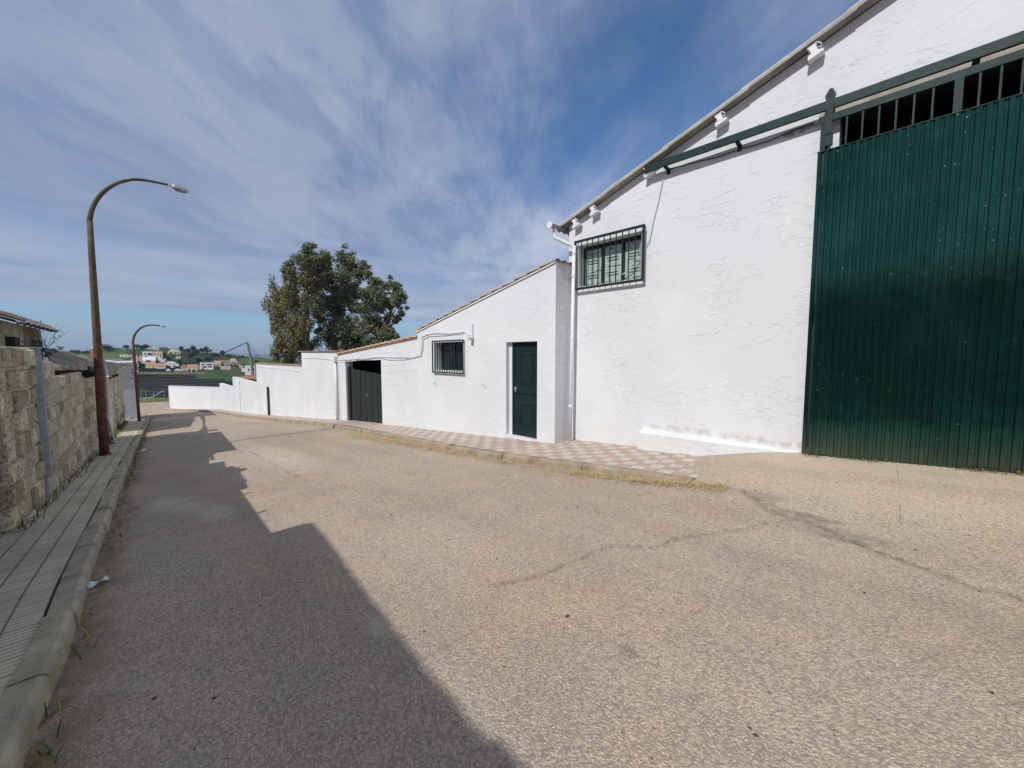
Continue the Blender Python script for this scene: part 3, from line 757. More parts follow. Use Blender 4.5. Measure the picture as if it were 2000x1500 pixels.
# drooping cable under the rail
pp = [onc(x, y, 6.60) for x, y in ((1300, 332), (1352, 318), (1400, 307), (1440, 293), (1500, 276), (1560, 250), (1590, 241))]
MB().tube([W(a, 6.60, b) for a, b in pp], .009, 6).build('wall_cable', 'cable_black', wh)
# broken plaster around the lintel's end
mb = MB()
for k in range(26):
    s = rnd.uniform(.72, 1.22); z = 3.03 + rnd.uniform(-.03, .035)
    q = rnd.uniform(.012, .03); mb.obox(W(s, CA - .004, z), DS * q, DN * .014, UP * q * .8)
mb.build('broken_plaster', 'concrete', wh)
# gutter running back along the eaves, with outlet pipe
GU = thing('gutter', 'short grey half-round roof gutter end at the left corner of the tall warehouse', 'gutter', W(4.95, 6.4, 2.5))
mb = MB(); gs, gz = 5.02, 2.63; r_ = .062; g0, g1 = 6.22, 14
vs = []; ng = 12
for c in (g0, g1):
    for rr in (r_, r_ - .006):
        for k in range(ng + 1):
            a = math.pi * (1 + k / ng); vs.append(W(gs + rr * math.cos(a), c, gz + .035 * 0 + rr * math.sin(a)))
n = ng + 1; fs = []
for k in range(ng):
    fs += [(k, k + 1, 2 * n + k + 1, 2 * n + k), (n + k, 3 * n + k, 3 * n + k + 1, n + k + 1)]
fs += [(0, 2 * n, 3 * n, n), (ng, n + ng, 3 * n + ng, 2 * n + ng), tuple(range(n))]
mb.add(vs, fs); mb.build('channel', 'fibre_cement', GU)
mb = MB(); mb.tube([W(gs, g0 - .012, gz - .018), W(gs, g0 + .004, gz - .018)], .066, 16); mb.build('end_cap', 'white_pipe', GU)
DP = thing('downpipe', 'tall white plastic downpipe in the corner between pilaster and warehouse', 'drainpipe', W(4.6, 6.5, -1.8))
b0 = onc(1113, 868, 6.46); b1 = onc(1121.5, 480, 6.52)
pts = [W(5.0, 6.34, 2.56), W(5.0, 6.34, 2.44), W(4.98, 6.35, 2.38), W(4.80, 6.44, 2.27), W(b1[0] + .04, 6.50, 2.20), W(b1[0], 6.52, 2.12), W(b1[0] - .002, 6.52, b1[1])]
MB().tube(pts, .036, 14).build('elbow', 'white_pipe', DP, smooth=True)
MB().tube([W(b1[0], 6.52, b1[1]), W(b0[0], 6.46, b0[1] - .02)], .036, 14).build('pipe', 'white_pipe', DP, smooth=True)
for t in (.04, .46, .80, .15):
    p = W(b1[0], 6.52, b1[1]).lerp(W(b0[0], 6.46, b0[1]), t)
    MB().tube([p + UP * .028, p - UP * .028], .042, 14).build('collar', 'white_pipe', DP, smooth=False)
# ---- sliding gate
SG = thing('sliding_gate', 'huge dark green corrugated metal sliding gate with barred strip along its top', 'gate', W(-1.6, 6.48, -1.32))
CG = 6.50
mb = MB(); s = .815; p_ = .0735; zb, zt = -1.315, 2.61; pr = []
while s > -4.15:
    pr += [(s, 0), (s - p_ * .52, 0), (s - p_ * .60, .017), (s - p_ * .92, .017)]
    s -= p_
vs = []; uv = []
nz = 16
for (a, dc) in pr:
    for k in range(nz + 1):
        z = zb + (zt - zb) * k / nz
        vs.append(W(a, CG - .016 + dc + .004 * mnoise.noise(Vector((a * 1.3, z * .8, 0))), z)); uv.append((a, z))
n = nz + 1
mb.add(vs, [(i * n + k, (i + 1) * n + k, (i + 1) * n + k + 1, i * n + k + 1) for i in range(len(pr) - 1) for k in range(nz)], uv)
mb.build('corrugated_sheet', 'gate_green', SG)
fr = MB()
fr.box(-4.15, .80, CG + .004, CG + .044, zb + .01, zb + .07); fr.box(-4.15, .80, CG + .004, CG + .044, 2.56, 2.618)
fr.box(-4.15, .80, CG + .002, CG + .044, 2.975, 3.06)
for a in (.80, -4.05): fr.box(a - .085 if a > 0 else a - .10, a, CG + .0, CG + .046, zb + .08, 2.974)
sm0, _ = onc(1540 + 1382 / 4.348, 250, CG); sm1, _ = onc(1540 + 1465 / 4.348, 235, CG)
fr.box(sm1, sm0, CG + .0, CG + .042, 2.619, 2.974)
fr.box(-4.15, .82, CG - .022, CG + .001, 2.612, 2.622)
o = fr.build('gate_frame', 'frame_green', SG)
for x in (495, 630, 770, 915, 1065, 1225, 1620, 1800, 1985):
    s, z = onc(1540 + x / 4.348, 240 - (x - 495) * .055, CG + .01)
    MB().box(s - .009, s + .009, CG + .010, CG + .028, 2.620, 2.973).build('bar', 'frame_green', SG)
s = -.98
while s > -4: MB().box(s - .009, s + .009, CG + .010, CG + .028, 2.620, 2.973).build('bar', 'frame_green', SG); s -= .165
# hangers with their wheels
for s_ in (.715, -3.7):
    hg = MB(); hg.prism([W(s_ - .032, CG - .055, 2.80), W(s_ + .032, CG - .055, 2.80), W(s_ + .030, CG - .055, 3.24), W(s_ + .036, CG - .055, 3.30), W(s_ + .01, CG - .055, 3.345), W(s_ - .03, CG - .055, 3.335), W(s_ - .036, CG - .055, 3.28)], DN * .012)
    hg.box(s_ - .045, s_ + .03, CG - .045, CG + .0, 2.66, 2.80); o = hg.build('hanger', 'frame_green', SG)
    MB().tube([W(s_, CG - .040, 3.265), W(s_, CG - .012, 3.265)], .055, 16).build('wheel', 'rust', o)
RL = thing('gate_rail', 'long dark green steel rail the warehouse gate slides on', 'rail', W(-1, 6.47, 3.1))
mb = MB(); R0, R1 = 3.17, -6.2
sec = [(-.018, -.055), (-.018, .05), (-.012, .056), (.022, .056), (.022, .044), (-.004, .044), (-.004, -.043), (.022, -.043), (.022, -.055)]
vs = [W(a, CG - .015 + x, 3.165 + z) for a in (R0, R1) for x, z in sec]; n = len(sec)
mb.add(vs, [tuple(range(n)), tuple(range(n, 2 * n))[::-1]] + [(i, (i + 1) % n, (i + 1) % n + n, i + n) for i in range(n)])
mb.build('rail_channel', 'frame_green', RL)
for px in (1301, 1440, 1893):
    s, _ = onc(px, 290, CG)
    t = MB(); t.box(s - .028, s + .028, CG - .006, CA - .001, 3.085, 3.108); t.box(s - .028, s + .028, CA - .012, CA - .001, 3.02, 3.084); t.build('rail_bracket', 'frame_green', RL)

# ---- low white house with door and window
def tile_row(parent, s0, z0, s1, z1, c0, c1, name='roof_tiles', L=.36, over=0):
    # barrel tiles laid down a slope running along s; the row at the verge shows from the street
    mb = MB(); n = max(2, int(math.hypot(s1 - s0, z1 - z0) / L)); rows = int((c1 - c0) / .21)
    dvec = W(s1, 0, z1) - W(s0, 0, z0)
    for r_ in range(rows):
        for k in range(n):
            if r_ > 3 and False: continue
            a = W(s0, 0, z0) + dvec * (k / n) + DN * (c0 + .09 + r_ * .21); b = a + dvec * (1.12 / n)
            jit = rnd.uniform(-.008, .008); t0 = (.095, .03 + jit), ; ra, rb = .082, .098
            # k=0 at the upper end; lower end of each tile wider and lifted
            vs = []; m_ = 7
            for (p, rr, lift) in ((a, ra, .010), (b, rb, .036 + jit)):
                for thk in (0, -.013):
                    for j in range(m_):
                        an = math.pi * j / (m_ - 1); vs.append(p + DN * (math.cos(an) * (rr + thk)) + UP * (math.sin(an) * (rr + thk) * .62 + lift - .03))
            fs = []
            for j in range(m_ - 1):
                fs += [(j, j + 1, 2 * m_ + j + 1, 2 * m_ + j), (m_ + j, 3 * m_ + j, 3 * m_ + j + 1, m_ + j + 1), (2 * m_ + j, 2 * m_ + j + 1, 3 * m_ + j + 1, 3 * m_ + j)]
            fs += [(0, 2 * m_, 3 * m_, m_), (m_ - 1, 2 * m_ - 1, 4 * m_ - 1, 3 * m_ - 1)]
            q = rnd.random(); tn = (.38 + .14 * q, .245 + .12 * q, .155 + .08 * q)
            if rnd.random() < .25: tn = (.40, .33, .25)
            mb.add(vs, fs, None, tn)
    return mb.build(name, 'terracotta', parent)
LH = thing('low_white_house', 'low whitewashed house with green door and barred window, roof sloping down from warehouse', 'house', W(7, CB, -2.0))
s_a, s_b = 4.745, 9.72
za, zb_ = 1.80, .66
wall = wall_prism(0, [(s_a, -3), (s_a, za), (s_b, zb_), (s_b, -3)], CB, .30, LH, 'wall', 'plaster')
dS0, dS1, dZ0, dZ1 = 5.215, 6.12, -1.765, .30
wS0, wS1, wZ0, wZ1 = 7.63, 8.86, -.40, .355
cut(wall, [cutter(dS0, dS1, CB - .2, CB + .4, dZ0, dZ1, LH), cutter(wS0, wS1, CB - .2, CB + .4, wZ0, wZ1, LH)])
sd = MB(); sd.prism([W(s_a, CB + .302, -3), W(s_a, CB + .302, za), W(s_a, CA - .002, za), W(s_a, CA - .002, -3)], DS * .28)
sd.build('pilaster', 'plaster', LH)
sd = MB(); sd.box(dS0 - .3, wS1 + .3, CB + .60, CB + .64, -2.5, .6); sd.build('shade_lining', 'shade_black', LH)  # near-black sheet painting the room's shade behind door and window
sd = MB(); sd.box(s_b - .28, s_b, CB + .302, 13, -3, zb_ - .03); sd.build('side_wall', 'plaster', LH)
rf = MB(); rf.prism([W(s_a - .0, CB - .03, za + .002), W(s_b + .02, CB - .03, zb_ + .002), W(s_b + .02, CB - .03, zb_ + .03), W(s_a, CB - .03, za + .03)], DN * (CA - CB + .02)); rf.build('roof_bed', 'plaster', LH)
rf = MB(); rf.prism([W(s_a + .12, CA + .02, za - .03), W(s_b + .02, CA + .02, zb_ + .0), W(s_b + .02, CA + .02, zb_ + .03), W(s_a + .12, CA + .02, za - .0)], DN * 6); rf.build('roof', 'soil_terracotta', LH)
tile_row(LH, s_a - .02, za + .055, s_b + .06, zb_ + .055, CB - .05, CB + .60)
# terracotta flashing over the pilaster
MB().box(s_a - .035, s_a + .05, CB - .04, CA - .01, za + .032, za + .05).build('ridge_cap', 'soil_terracotta', LH)
# door: two panels, upper half ajar by a crack
dr = MB(); dc = CB + .10
dr.box(dS0 + .002, dS0 + .04, dc, dc + .05, dZ0, dZ1 - .002); dr.box(5.99, 6.03, dc, dc + .05, dZ0, dZ1 - .002); dr.box(dS0 + .041, 5.989, dc, dc + .05, dZ1 - .05, dZ1 - .002)
door = dr.build('door', 'door_green', LH)
for (z0, z1, nm) in ((dZ0 + .012, -.84, 'lower_leaf'), (-.828, dZ1 - .055, 'upper_leaf')):
    t = MB(); t.box(dS0 + .043, 5.987, dc + .012, dc + .045, z0, z1)
    pz0, pz1 = z0 + .20, z1 - .20
    a, b = 5.40, 5.78
    for (u0, u1, v0, v1) in ((a, b, pz0, pz0 + .022), (a, b, pz1 - .022, pz1), (a, a + .022, pz0 + .022, pz1 - .022), (b - .022, b, pz0 + .022, pz1 - .022)):
        t.box(u0, u1, dc + .0, dc + .011, v0, v1)
    t.box(a + .06, b - .06, dc + .005, dc + .011, pz0 + .06, pz1 - .06)
    if nm == 'upper_leaf': t.box(dS0 + .045, 5.985, dc - .004, dc + .011, -.826, -.80); 
    lf = t.build(nm, 'door_green', door)
t = MB(); t.tube([W(5.925, dc + .01, -.73), W(5.925, dc - .045, -.73), W(5.84, dc - .045, -.715)], .009, 8); t.box(5.905, 5.945, dc - .002, dc + .011, -.80, -.68)
t.build('handle', 'aluminium', door)
MB().box(6.031, dS1 - .002, dc + .0, dc + .06, dZ0, dZ1 - .002).build('door_jamb', 'grey_plaster', LH)
MB().box(dS0 + .001, dS1 - .001, CB - .01, dc - .002, dZ0 - .05, dZ0 + .003).build('threshold', 'white_paint', LH)
wf = window(LH, wS0 + .01, wS1 - .01, wZ0 + .02, wZ1 - .01, CB + .20, 'glass', 2)
MB().box(wS0 + .003, wS1 - .003, CB + .002, CB + .195, wZ0 - .02, wZ0 + .018).build('window_sill', 'white_paint', LH)
grille(LH, 7.56, 8.905, -.455, .405, CB - .07, 11, .032, 'grille_green')
for (px, py) in ((849.5, 748), (946, 753)):
    s, z = onc(px, py, CB)
    MB().tube([W(s + .045 * math.cos(a), CB - .012 - .01 * math.sin(a), z - .02 + .05 * math.sin(a)) for a in [k * math.pi / 8 for k in range(17)]], .006, 6, False).build('tether_ring', 'cable_white', LH)
t = MB(); s, z = onc(921, 652, CB - .04)
t.box(s - .03, s + .03, CB - .045, CB - .002, z - .05, z + .24); t.tube([W(s, CB - .05, z - .04), W(s, CB - .16, z - .02), W(s - .02, CB - .17, z - .12)], .012, 8); t.tube([W(s, CB - .03, z - .10), W(s, CB - .15, z - .10)], .055, 12)
t.build('cable_bracket', 'white_paint', LH)
def wallcable(parent, pix, c, r_, mat='cable_white'):
    pts = []
    for (x, y) in pix:
        s, z = onc(x, y, c); pts.append(W(s, c, z))
    q = []
    for a, b in zip(pts, pts[1:]):
        for k in range(4): q.append(a.lerp(b, k / 4) + UP * rnd.uniform(-.004, .004))
    q.append(pts[-1]); return MB().tube(q, r_, 6).build('wall_cable', mat, parent)
wallcable(LH, [(919, 655), (907, 648), (880, 651), (850, 651), (836, 653), (824, 658), (824, 676), (822, 692)], CB - .014, .014)
wallcable(LH, [(905, 651), (870, 655), (838, 657), (827, 663), (826, 682), (823, 695)], CB - .014, .010)

# ---- shed with the low double gate
SH = thing('gate_shed', 'low white block outbuilding with old dark double gate and terracotta roof edge', 'outbuilding', W(12.5, CB, -2.3))
z1_, z0_ = .50, .02
wall = wall_prism(0, [(9.724, -3.6), (9.724, z1_), (15.42, z0_), (15.42, -3.6)], CB + .004, .28, SH, 'wall', 'plaster_block')
gS0, gS1 = 11.93, 14.74
gzt = -.155
cut(wall, [MB().prism([W(gS0, CB - .2, -3.2), W(gS0, CB - .2, -.13), W(gS1, CB - .2, -.19), W(gS1, CB - .2, -3.2)], DN * .6).build('cut', 'white_paint', SH)])
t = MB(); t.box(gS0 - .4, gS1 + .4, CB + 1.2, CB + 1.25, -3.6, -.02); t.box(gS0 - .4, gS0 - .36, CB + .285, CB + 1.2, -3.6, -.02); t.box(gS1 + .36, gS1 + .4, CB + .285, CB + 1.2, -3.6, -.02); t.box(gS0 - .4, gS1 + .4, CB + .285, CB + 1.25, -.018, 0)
t.build('shade_lining', 'shade_black', SH)  # near-black box painting the darkness behind the gate leaves
rf = MB(); rf.prism([W(9.73, CB - .03, z1_ + .002), W(15.44, CB - .03, z0_ + .002), W(15.44, CB - .03, z0_ + .03), W(9.73, CB - .03, z1_ + .03)], DN * 5); rf.build('roof', 'soil_terracotta', SH)
MB().box(15.14, 15.42, CB + .286, 11, -3.6, z0_ - .01).build('side_wall', 'plaster_block', SH)
tile_row(SH, 9.72, z1_ + .055, 15.46, z0_ + .055, CB - .05, CB + .62)
for (a, b, za_, zb2) in ((11.96, 13.27, -.62, -.54), (13.29, 14.52, -.53, -.46)):
    t = MB(); nb = 6
    for k in range(nb):
        u0 = a + (b - a) * k / nb; u1 = a + (b - a) * (k + 1) / nb - .008
        w_ = .006 * (k % 2)
        zt0 = za_ + (zb2 - za_) * k / nb
        t.box(u0, u1, CB + .10 + w_, CB + .125 + w_, fz((a + b) / 2) + .02 - (u0 - a) * .06 - (0 if a < 13 else .03), zt0 + rnd.uniform(-.008, .008))
    o = t.build('gate_leaf', 'old_green_wood', SH)
    zc_ = (za_ + fz(13)) / 2
    for q_ in (.7, -.7): MB().box(a + .02, b - .02, CB + .133, CB + .16, zc_ + q_, zc_ + q_ + .08).build('ledge', 'old_green_wood', o)
MB().box(14.55, 14.73, CB + .06, CB + .14, fz(14.7) - .05, -.4).build('gate_post', 'old_green_wood', SH)
MB().box(13.19, 13.23, CB + .085, CB + .099, -1.45, -1.33).build('padlock', 'aluminium', SH)
wallcable(SH, [(822, 693), (808, 698), (780, 698), (748, 697.5), (735, 697), (715, 700), (690, 702), (662, 703)], CB - .012, .013)
wallcable(SH, [(823, 696), (790, 702), (760, 703), (740, 698), (700, 704), (672, 707), (662, 706)], CB - .012, .010)
# little chimney pot behind the roof edge
CP = thing('chimney_pot', 'small terracotta chimney pot peeping over the low roof edge by the tree', 'chimney', W(15.2, 8.0, -.1))
p = ats(667, 687, 16.0)
t = MB(); q0 = W(16.0, p[1], p[2]); 
t.tube([q0 - UP * .5, q0 - UP * .04, q0 + UP * .02], [.13, .13, .16], 10); t.tube([q0 + UP * .06, q0 + UP * .10], [.15, .05], 10); t.build('pot', 'soil_terracotta', CP)

# ---- annex block and long garden wall stepping down the street
AN = thing('white_annex', 'white block annex with a thin tile capping, higher than walls to its left', 'outbuilding', W(17.5, CB, -2.8))
a0, a1 = 15.424, 19.62
wall_prism(0, [(a0, -4), (a0, .14), (a1, .17), (a1, -4)], CB + .002, .28, AN, 'wall', 'plaster_block')
t = MB(); t.box(a1 - .25, a1, CB + .284, 10.5, -4, .165); t.box(a0, a0 + .22, CB + .284, 10.5, .03, .135); t.build('side_wall', 'plaster_block', AN)
t = MB(); t.prism([W(a0, CB - .04, .142), W(a1 + .05, CB - .04, .172), W(a1 + .05, CB - .04, .21), W(a0, CB - .04, .18)], DN * 4.4); t.build('roof', 'soil_terracotta', AN)
t = MB(); s = a0
while s < a1:
    t.box(s, s + .30, CB - .06, CB + .30, .185, .205 + rnd.uniform(0, .02), (.33 + rnd.random() * .1, .2, .13)); s += .32
t.build('tile_capping', 'terracotta', AN)
wallcable(AN, [(660, 704), (640, 702), (615, 699), (592, 700)], CB - .012, .011)
PP = thing('wall_pipe', 'off-white drainpipe between the annex and the double gate', 'drainpipe', W(15.5, CB, -2.5))
q0 = onc(654.5, 704, CB - .06); q1 = onc(659, 821, CB - .06)
MB().tube([W(q0[0], CB - .06, q0[1]), W(q0[0] * .5 + q1[0] * .5, CB - .06, (q0[1] + q1[1]) / 2), W(q1[0], CB - .06, fz(q1[0]))], .045, 12).build('pipe', 'white_pipe', PP, smooth=True)
MB().box(q0[0] - .10, q0[0] + .10, CB - .14, CB, q0[1] - .05, q0[1] + .16).build('hopper', 'white_pipe', PP)
MB().tube([W(q1[0] - .16, CB - .05, -.2), W(q1[0] - .18, CB - .03, fz(15.4))], .014, 8).build('thin_conduit', 'cable_white', PP)
def stepwall(name, label, s0, s1, zA, zB, cap, mat='plaster_block'):
    t = thing(name, label, 'wall', W((s0 + s1) / 2, CB, fz((s0 + s1) / 2)))
    wall_prism(0, [(s0, -6), (s0, zA), (s1, zB), (s1, -6)], CB, .25, t, 'wall', mat)
    if cap:
        q = MB(); s = s0; L = .31
        while s < s1 - .1:
            zz_ = zA + (zB - zA) * (s - s0) / (s1 - s0)
            q.box(s, s + L - .01, CB - .05, CB + .32, zz_ + .003, zz_ + .045 + rnd.uniform(0, .025), (.30 + rnd.random() * .12, .2, .13)); s += L
        q.build('tile_capping', 'terracotta', t)
    return t
WD = stepwall('white_garden_wall', 'white wall with tile capping between the annex and the stepped lower walls', 19.626, 28.0, -.47, -.47, True)
wallcable(WD, [(588, 726), (570, 724), (540, 720), (505, 717)], CB - .012, .012)
stepwall('white_garden_wall', 'white wall section with sloping top, to the left of the dark upright post', 28.004, 35.1, -1.68, -1.56, False)
stepwall('white_garden_wall', 'short white wall step between the two lowest parts of the garden wall', 35.104, 40.4, -2.36, -2.29, False)
# far turned wall
fe = onl(332, 797.6, (38, 6.08), (49.5, 3.3)); P0, P1 = (40.42, 6.08), (49.3, 3.55)
ft = thing('white_garden_wall', 'lowest white wall at the far end where the road turns away', 'wall', W(45, 4.8, -4.8))
tl = onl(329, 754.5, P0, P1); tr_ = onl(428, 757.5, P0, P1)
t = MB(); ddir = (W(*P1, 0) - W(*P0, 0)).normalized(); nn_ = Vector((-ddir.y, ddir.x, 0)); nn_ = nn_ if nn_.dot(DN) > 0 else -nn_
t.prism([W(P0[0], P0[1], -6.2), W(P0[0], P0[1], tr_[2]), W(tl[0], tl[1], tl[2]), W(tl[0], tl[1], -6.2)], nn_ * .25); t.build('wall', 'plaster', ft)
t = MB(); t.prism([W(P0[0], P0[1], tr_[2] + .003) - nn_ * .03, W(P0[0], P0[1], tr_[2] + .05) - nn_ * .03, W(tl[0], tl[1], tl[2] + .05) - nn_ * .03, W(tl[0], tl[1], tl[2] + .003) - nn_ * .03], nn_ * .31); t.build('coping', 'white_paint', ft)
t = MB(); e_ = W(tl[0], tl[1], 0) + ddir * .12
t.prism([e_ + UP * -6, e_ + UP * (tl[2] - .12), e_ + UP * (tl[2] - .12) + nn_ * .3, e_ + UP * -6 + nn_ * .3], -ddir * .118); t.build('end_pier', 'soil_terracotta', ft)
# upright post leaning against the wall
q0 = onc(522, 755, CB - .05); q1 = onc(525.8, 809, CB - .05)
ps = thing('upright_post', 'dark upright steel post standing against the white garden wall', 'post', W(q1[0], CB - .05, q1[1]))
MB().box(q1[0] - .07, q1[0] + .02, CB - .12, CB - .03, fz(q1[0]), q0[1]).build('dark_flange', 'dark_metal', ps)
MB().box(q1[0] + .022, q1[0] + .12, CB - .10, CB - .03, fz(q1[0]), q0[1] - .01).build('pale_flange', 'galvanised', ps)

# roofs behind the stepped wall
BR = thing('brown_shed_roof', 'low brown tiled shed roof showing just behind the stepped white wall', 'shed', W(31, 8, -3))
a_ = [W(28.1, 6.34, -1.52), W(34.9, 6.34, -1.62), W(34.9, 10, -1.35), W(28.1, 10, -1.25)]
MB().prism(a_, UP * .06).build('roof', 'soil_terracotta', BR); MB().box(28.3, 34.7, 6.5, 9.8, -4.4, -1.7).build('wall', 'plaster_block', BR)

# ================================================================== LEFT SIDE
WL = [(4.0, -1.02), (6.73, -.87), (13.25, -.50), (14.3, -.42), (26.35, -.06), (33.7, .26)]
def wl(s): return interp(WL, s)
def block_wall(parent, s0, s1, topf, seed, name='blocks', bh=.235, bl=.40, rough=1.0, c_off=0, pale=1.0):
    rg = random.Random(seed); mb = MB(); z = fz(s1) - .15; zmax = max(topf(s0), topf(s1)) + .1
    row = 0
    while z < zmax:
        s = s0 - rg.uniform(0, bl * .6)
        while s < s1:
            L = bl * rg.uniform(.75, 1.2); a, b = max(s0, s), min(s1, s + L); s += L
            if b - a < .06: continue
            zt_ = z + bh - .018; mid = (a + b) / 2
            if zt_ < fz(mid) - .1 or z + bh * .5 > topf(mid) : continue
            out = rg.uniform(.0, .03) * rough; g_ = .010 + rg.uniform(0, .010)
            c0 = wl(a) + c_off; c1 = wl(b) + c_off
            vs = []; jj = lambda: rg.uniform(-1, 1) * .010 * rough
            a2, b2 = a + g_, b - g_
            f4 = []
            for (ss_, cc) in ((a2, c0), (b2, c1)):
                for zz_ in (z + g_, zt_ - g_ * .3): f4.append((ss_ + jj(), cc + out + jj() * .6, zz_ + jj()))
            ctr = W(sum(q[0] for q in f4) / 4, sum(q[1] for q in f4) / 4 + .010 * rough, sum(q[2] for q in f4) / 4)
            front = [W(*q) for q in f4]; back = [W(q[0], q[1] - .12, q[2]) for q in f4]
            # chamfered rim
            rim = [p + (ctr - p) * .10 + DN * .004 for p in front]
            base = [p - DN * .014 for p in front]
            vs = back + base + rim + [ctr]
            fs = []
            order = (0, 2, 3, 1)
            for i in range(4):
                p, q = order[i], order[(i + 1) % 4]
                fs += [(p, q, 4 + q, 4 + p), (4 + p, 4 + q, 8 + q, 8 + p), (8 + p, 8 + q, 12)]
            t_ = rg.random(); br = rg.uniform(.68, 1.18) * pale
            tn = (.80 * br, .71 * br, .51 * br) if t_ < .75 else (.54 * br, .44 * br, .29 * br)
            mb.add(vs, fs, None, tn)
        z += bh; row += 1
    return mb.build(name, 'stone', parent)
SW = thing('block_wall', 'rough grey stone block wall beside the left pavement, in shade', 'wall', W(9, wl(9) - .1, fz(9)))
def topA(s): return .035 * mnoise.noise(Vector((s * 2.7, 1, 1))) + topA0(s)
def topA0(s): return .14 if s < 8.95 else (-.05 if s < 9.75 else (-.30 - (s - 9.85) * .035 if s < 12.6 else -.42 - (s - 12.6) * .075))
bw = block_wall(SW, 6.68, 8.30, topA, 3, 'blocks', .25, .30, 1.5)
block_wall(SW, 8.95, 18.2, topA, 4, 'blocks', .215, .40, .9, pale=1.05)
def backing(parent, s0, s1, topf, mat='mortar', th=.22, off=0, st=.25, name='mortar_core'):
    t = MB(); ss = frange(s0, s1, st)
    for a, b in zip(ss, ss[1:]):
        z = min(topf(a + .01), topf(b - .01)) - .03
        t.add([W(a, wl(a) + off, fz(a) - .6), W(b, wl(b) + off, fz(b) - .6), W(b, wl(b) + off, z), W(a, wl(a) + off, z),
               W(a, wl(a) + off - th, fz(a) - .6), W(b, wl(b) + off - th, fz(b) - .6), W(b, wl(b) + off - th, z), W(a, wl(a) + off - th, z)],
              [(0, 1, 2, 3), (5, 4, 7, 6), (3, 2, 6, 7), (0, 3, 7, 4), (1, 5, 6, 2)])
    return t.build(name, mat, parent)
backing(SW, 6.72, 18.2, topA, off=-.004)
t = MB(); t.box(8.42, 8.93, wl(8.7) - .28, wl(8.7) + .018, fz(8.7) - .3, .02); t.build('plaster_strip', 'concrete', SW)
gp = thing('galvanised_post', 'tall galvanised steel channel post with flat top plate set against rough block wall', 'post', W(8.36, wl(8.3), fz(8.3)))
cpz = wl(8.3) + .02
t = MB(); t.box(8.27, 8.37, cpz, cpz + .012, fz(8.3) + .32, .10); t.box(8.27, 8.282, cpz + .012, cpz + .06, fz(8.3) + .32, .10); t.box(8.358, 8.37, cpz + .012, cpz + .06, fz(8.3) + .32, .10); t.build('channel', 'galvanised', gp)
MB().box(8.22, 8.48, cpz - .04, cpz + .07, .102, .118).build('top_plate', 'galvanised', gp)
# dark gate before the wall (seen at the frame's edge)
dg = thing('yard_gate', 'dark green sheet gate at the left edge, before the rough block wall', 'gate', W(5.3, -.98, -1.8))
MB().box(4.06, 6.72, -1.04, -1.0, fz(5.2) - .15, .13).build('sheet', 'old_green_wood', dg)
for s in (4.08, 5.2, 6.34): MB().box(s, s + .05, -.979, -.94, fz(5.2) + .05, .18).build('gate_bar', 'dark_metal', dg)
# house beyond the left frame edge: its shade lies on the road and it mirrors in the green gate
hl = thing('left_house', 'house just outside the left edge, shading the nearest road', 'house', W(-4, -4, -1.4))
MB().prism([W(-13, -4.15, -2.2), W(4.05, -2.9, -2.2), W(4.05, -9, -2.2), W(-13, -9, -2.2)], UP * 4.28).build('wall', 'brick_dark', hl)
t = MB(); t.add([W(-13.2, -4.0, 2.09), W(-13.2, -6, 3.0), W(-13.2, -9.3, 2.09), W(4.15, -2.70, 2.09), W(4.15, -6, 3.1), W(4.15, -9.3, 2.09)], [(0, 1, 2), (3, 5, 4), (0, 3, 4, 1), (1, 4, 5, 2), (0, 2, 5, 3)]); t.build('roof', 'soil_terracotta', hl)
t = MB(); s = -12.9; rg_ = random.Random(77)
while s < 4.0:
    c = -4.0 + (s + 13.2) / 17.35 * 1.30; o_ = .05 + .03 * mnoise.noise(Vector((s * 1.7, 3, 3))) + rg_.uniform(0, .012) + (.07 if rg_.random() < .05 else 0); t.box(s, s + .209, c - .3, c + o_, 2.092, 2.12 + rg_.uniform(0, .012)); s += .21
t.build('eave_tiles', 'soil_terracotta', hl)
for s in (-10, -6.6, -3.2, 1): MB().box(s, s + 1.1, -4.15 + (s + 13) * .0733 - .1, -4.15 + (s + 13) * .0733 + .1, -.6, .9).build('window', 'glass', hl)

# taller block house behind the wall, with gutter
BH = thing('block_house', 'old pale block shed behind the left wall, with tiled eaves and gutter', 'shed', W(14, -1.8, -2.3))
cF = -1.5
pB = lambda x, y: onc(x, y, cF)
sE, _ = pB(80, 650); sM, _ = pB(44, 650); zE = pB(80, 643)[1]; z0e = pB(5, 624)[1]; s0e, _ = pB(5, 624)
s00 = 11.25
zw = lambda s: z0e + (zE - z0e) * (s - s0e) / (sE - s0e) - .02
rg = random.Random(5)
mb = MB(); z = -2.6
while z < .95:
    s = s00 - rg.uniform(0, .3)
    while s < sM:
        a, b = s, min(sM, s + .42); s += .43
        zt_ = min(z + .205, zw((a + b) / 2))
        if zt_ - z < .05 or b - a < .08: continue
        br = rg.uniform(.85, 1.15); mb.box(a, b, cF - .15, cF + rg.uniform(0, .012), z, zt_, (.72 * br, .66 * br, .48 * br))
    z += .216
mb.build('block_facing', 'stone', BH)
t = MB(); t.prism([W(sM, cF - .2, -3), W(sM, cF - .2, zw(sM)), W(sE, cF - .2, zw(sE)), W(sE, cF - .2, -3)], DN * .205); t.build('brick_panel', 'brick_dark', BH)
t = MB(); t.prism([W(s00, cF - .16, -3), W(s00, cF - .16, zw(s00)), W(sM - .01, cF - .16, zw(sM)), W(sM - .01, cF - .16, -3)], DN * .155)
t.prism([W(s00, cF - .21, -3), W(s00, cF - .21, zw(s00)), W(sE, cF - .21, zw(sE)), W(sE, cF - .21, -3)], -DN * 5); t.build('wall', 'mortar', BH)
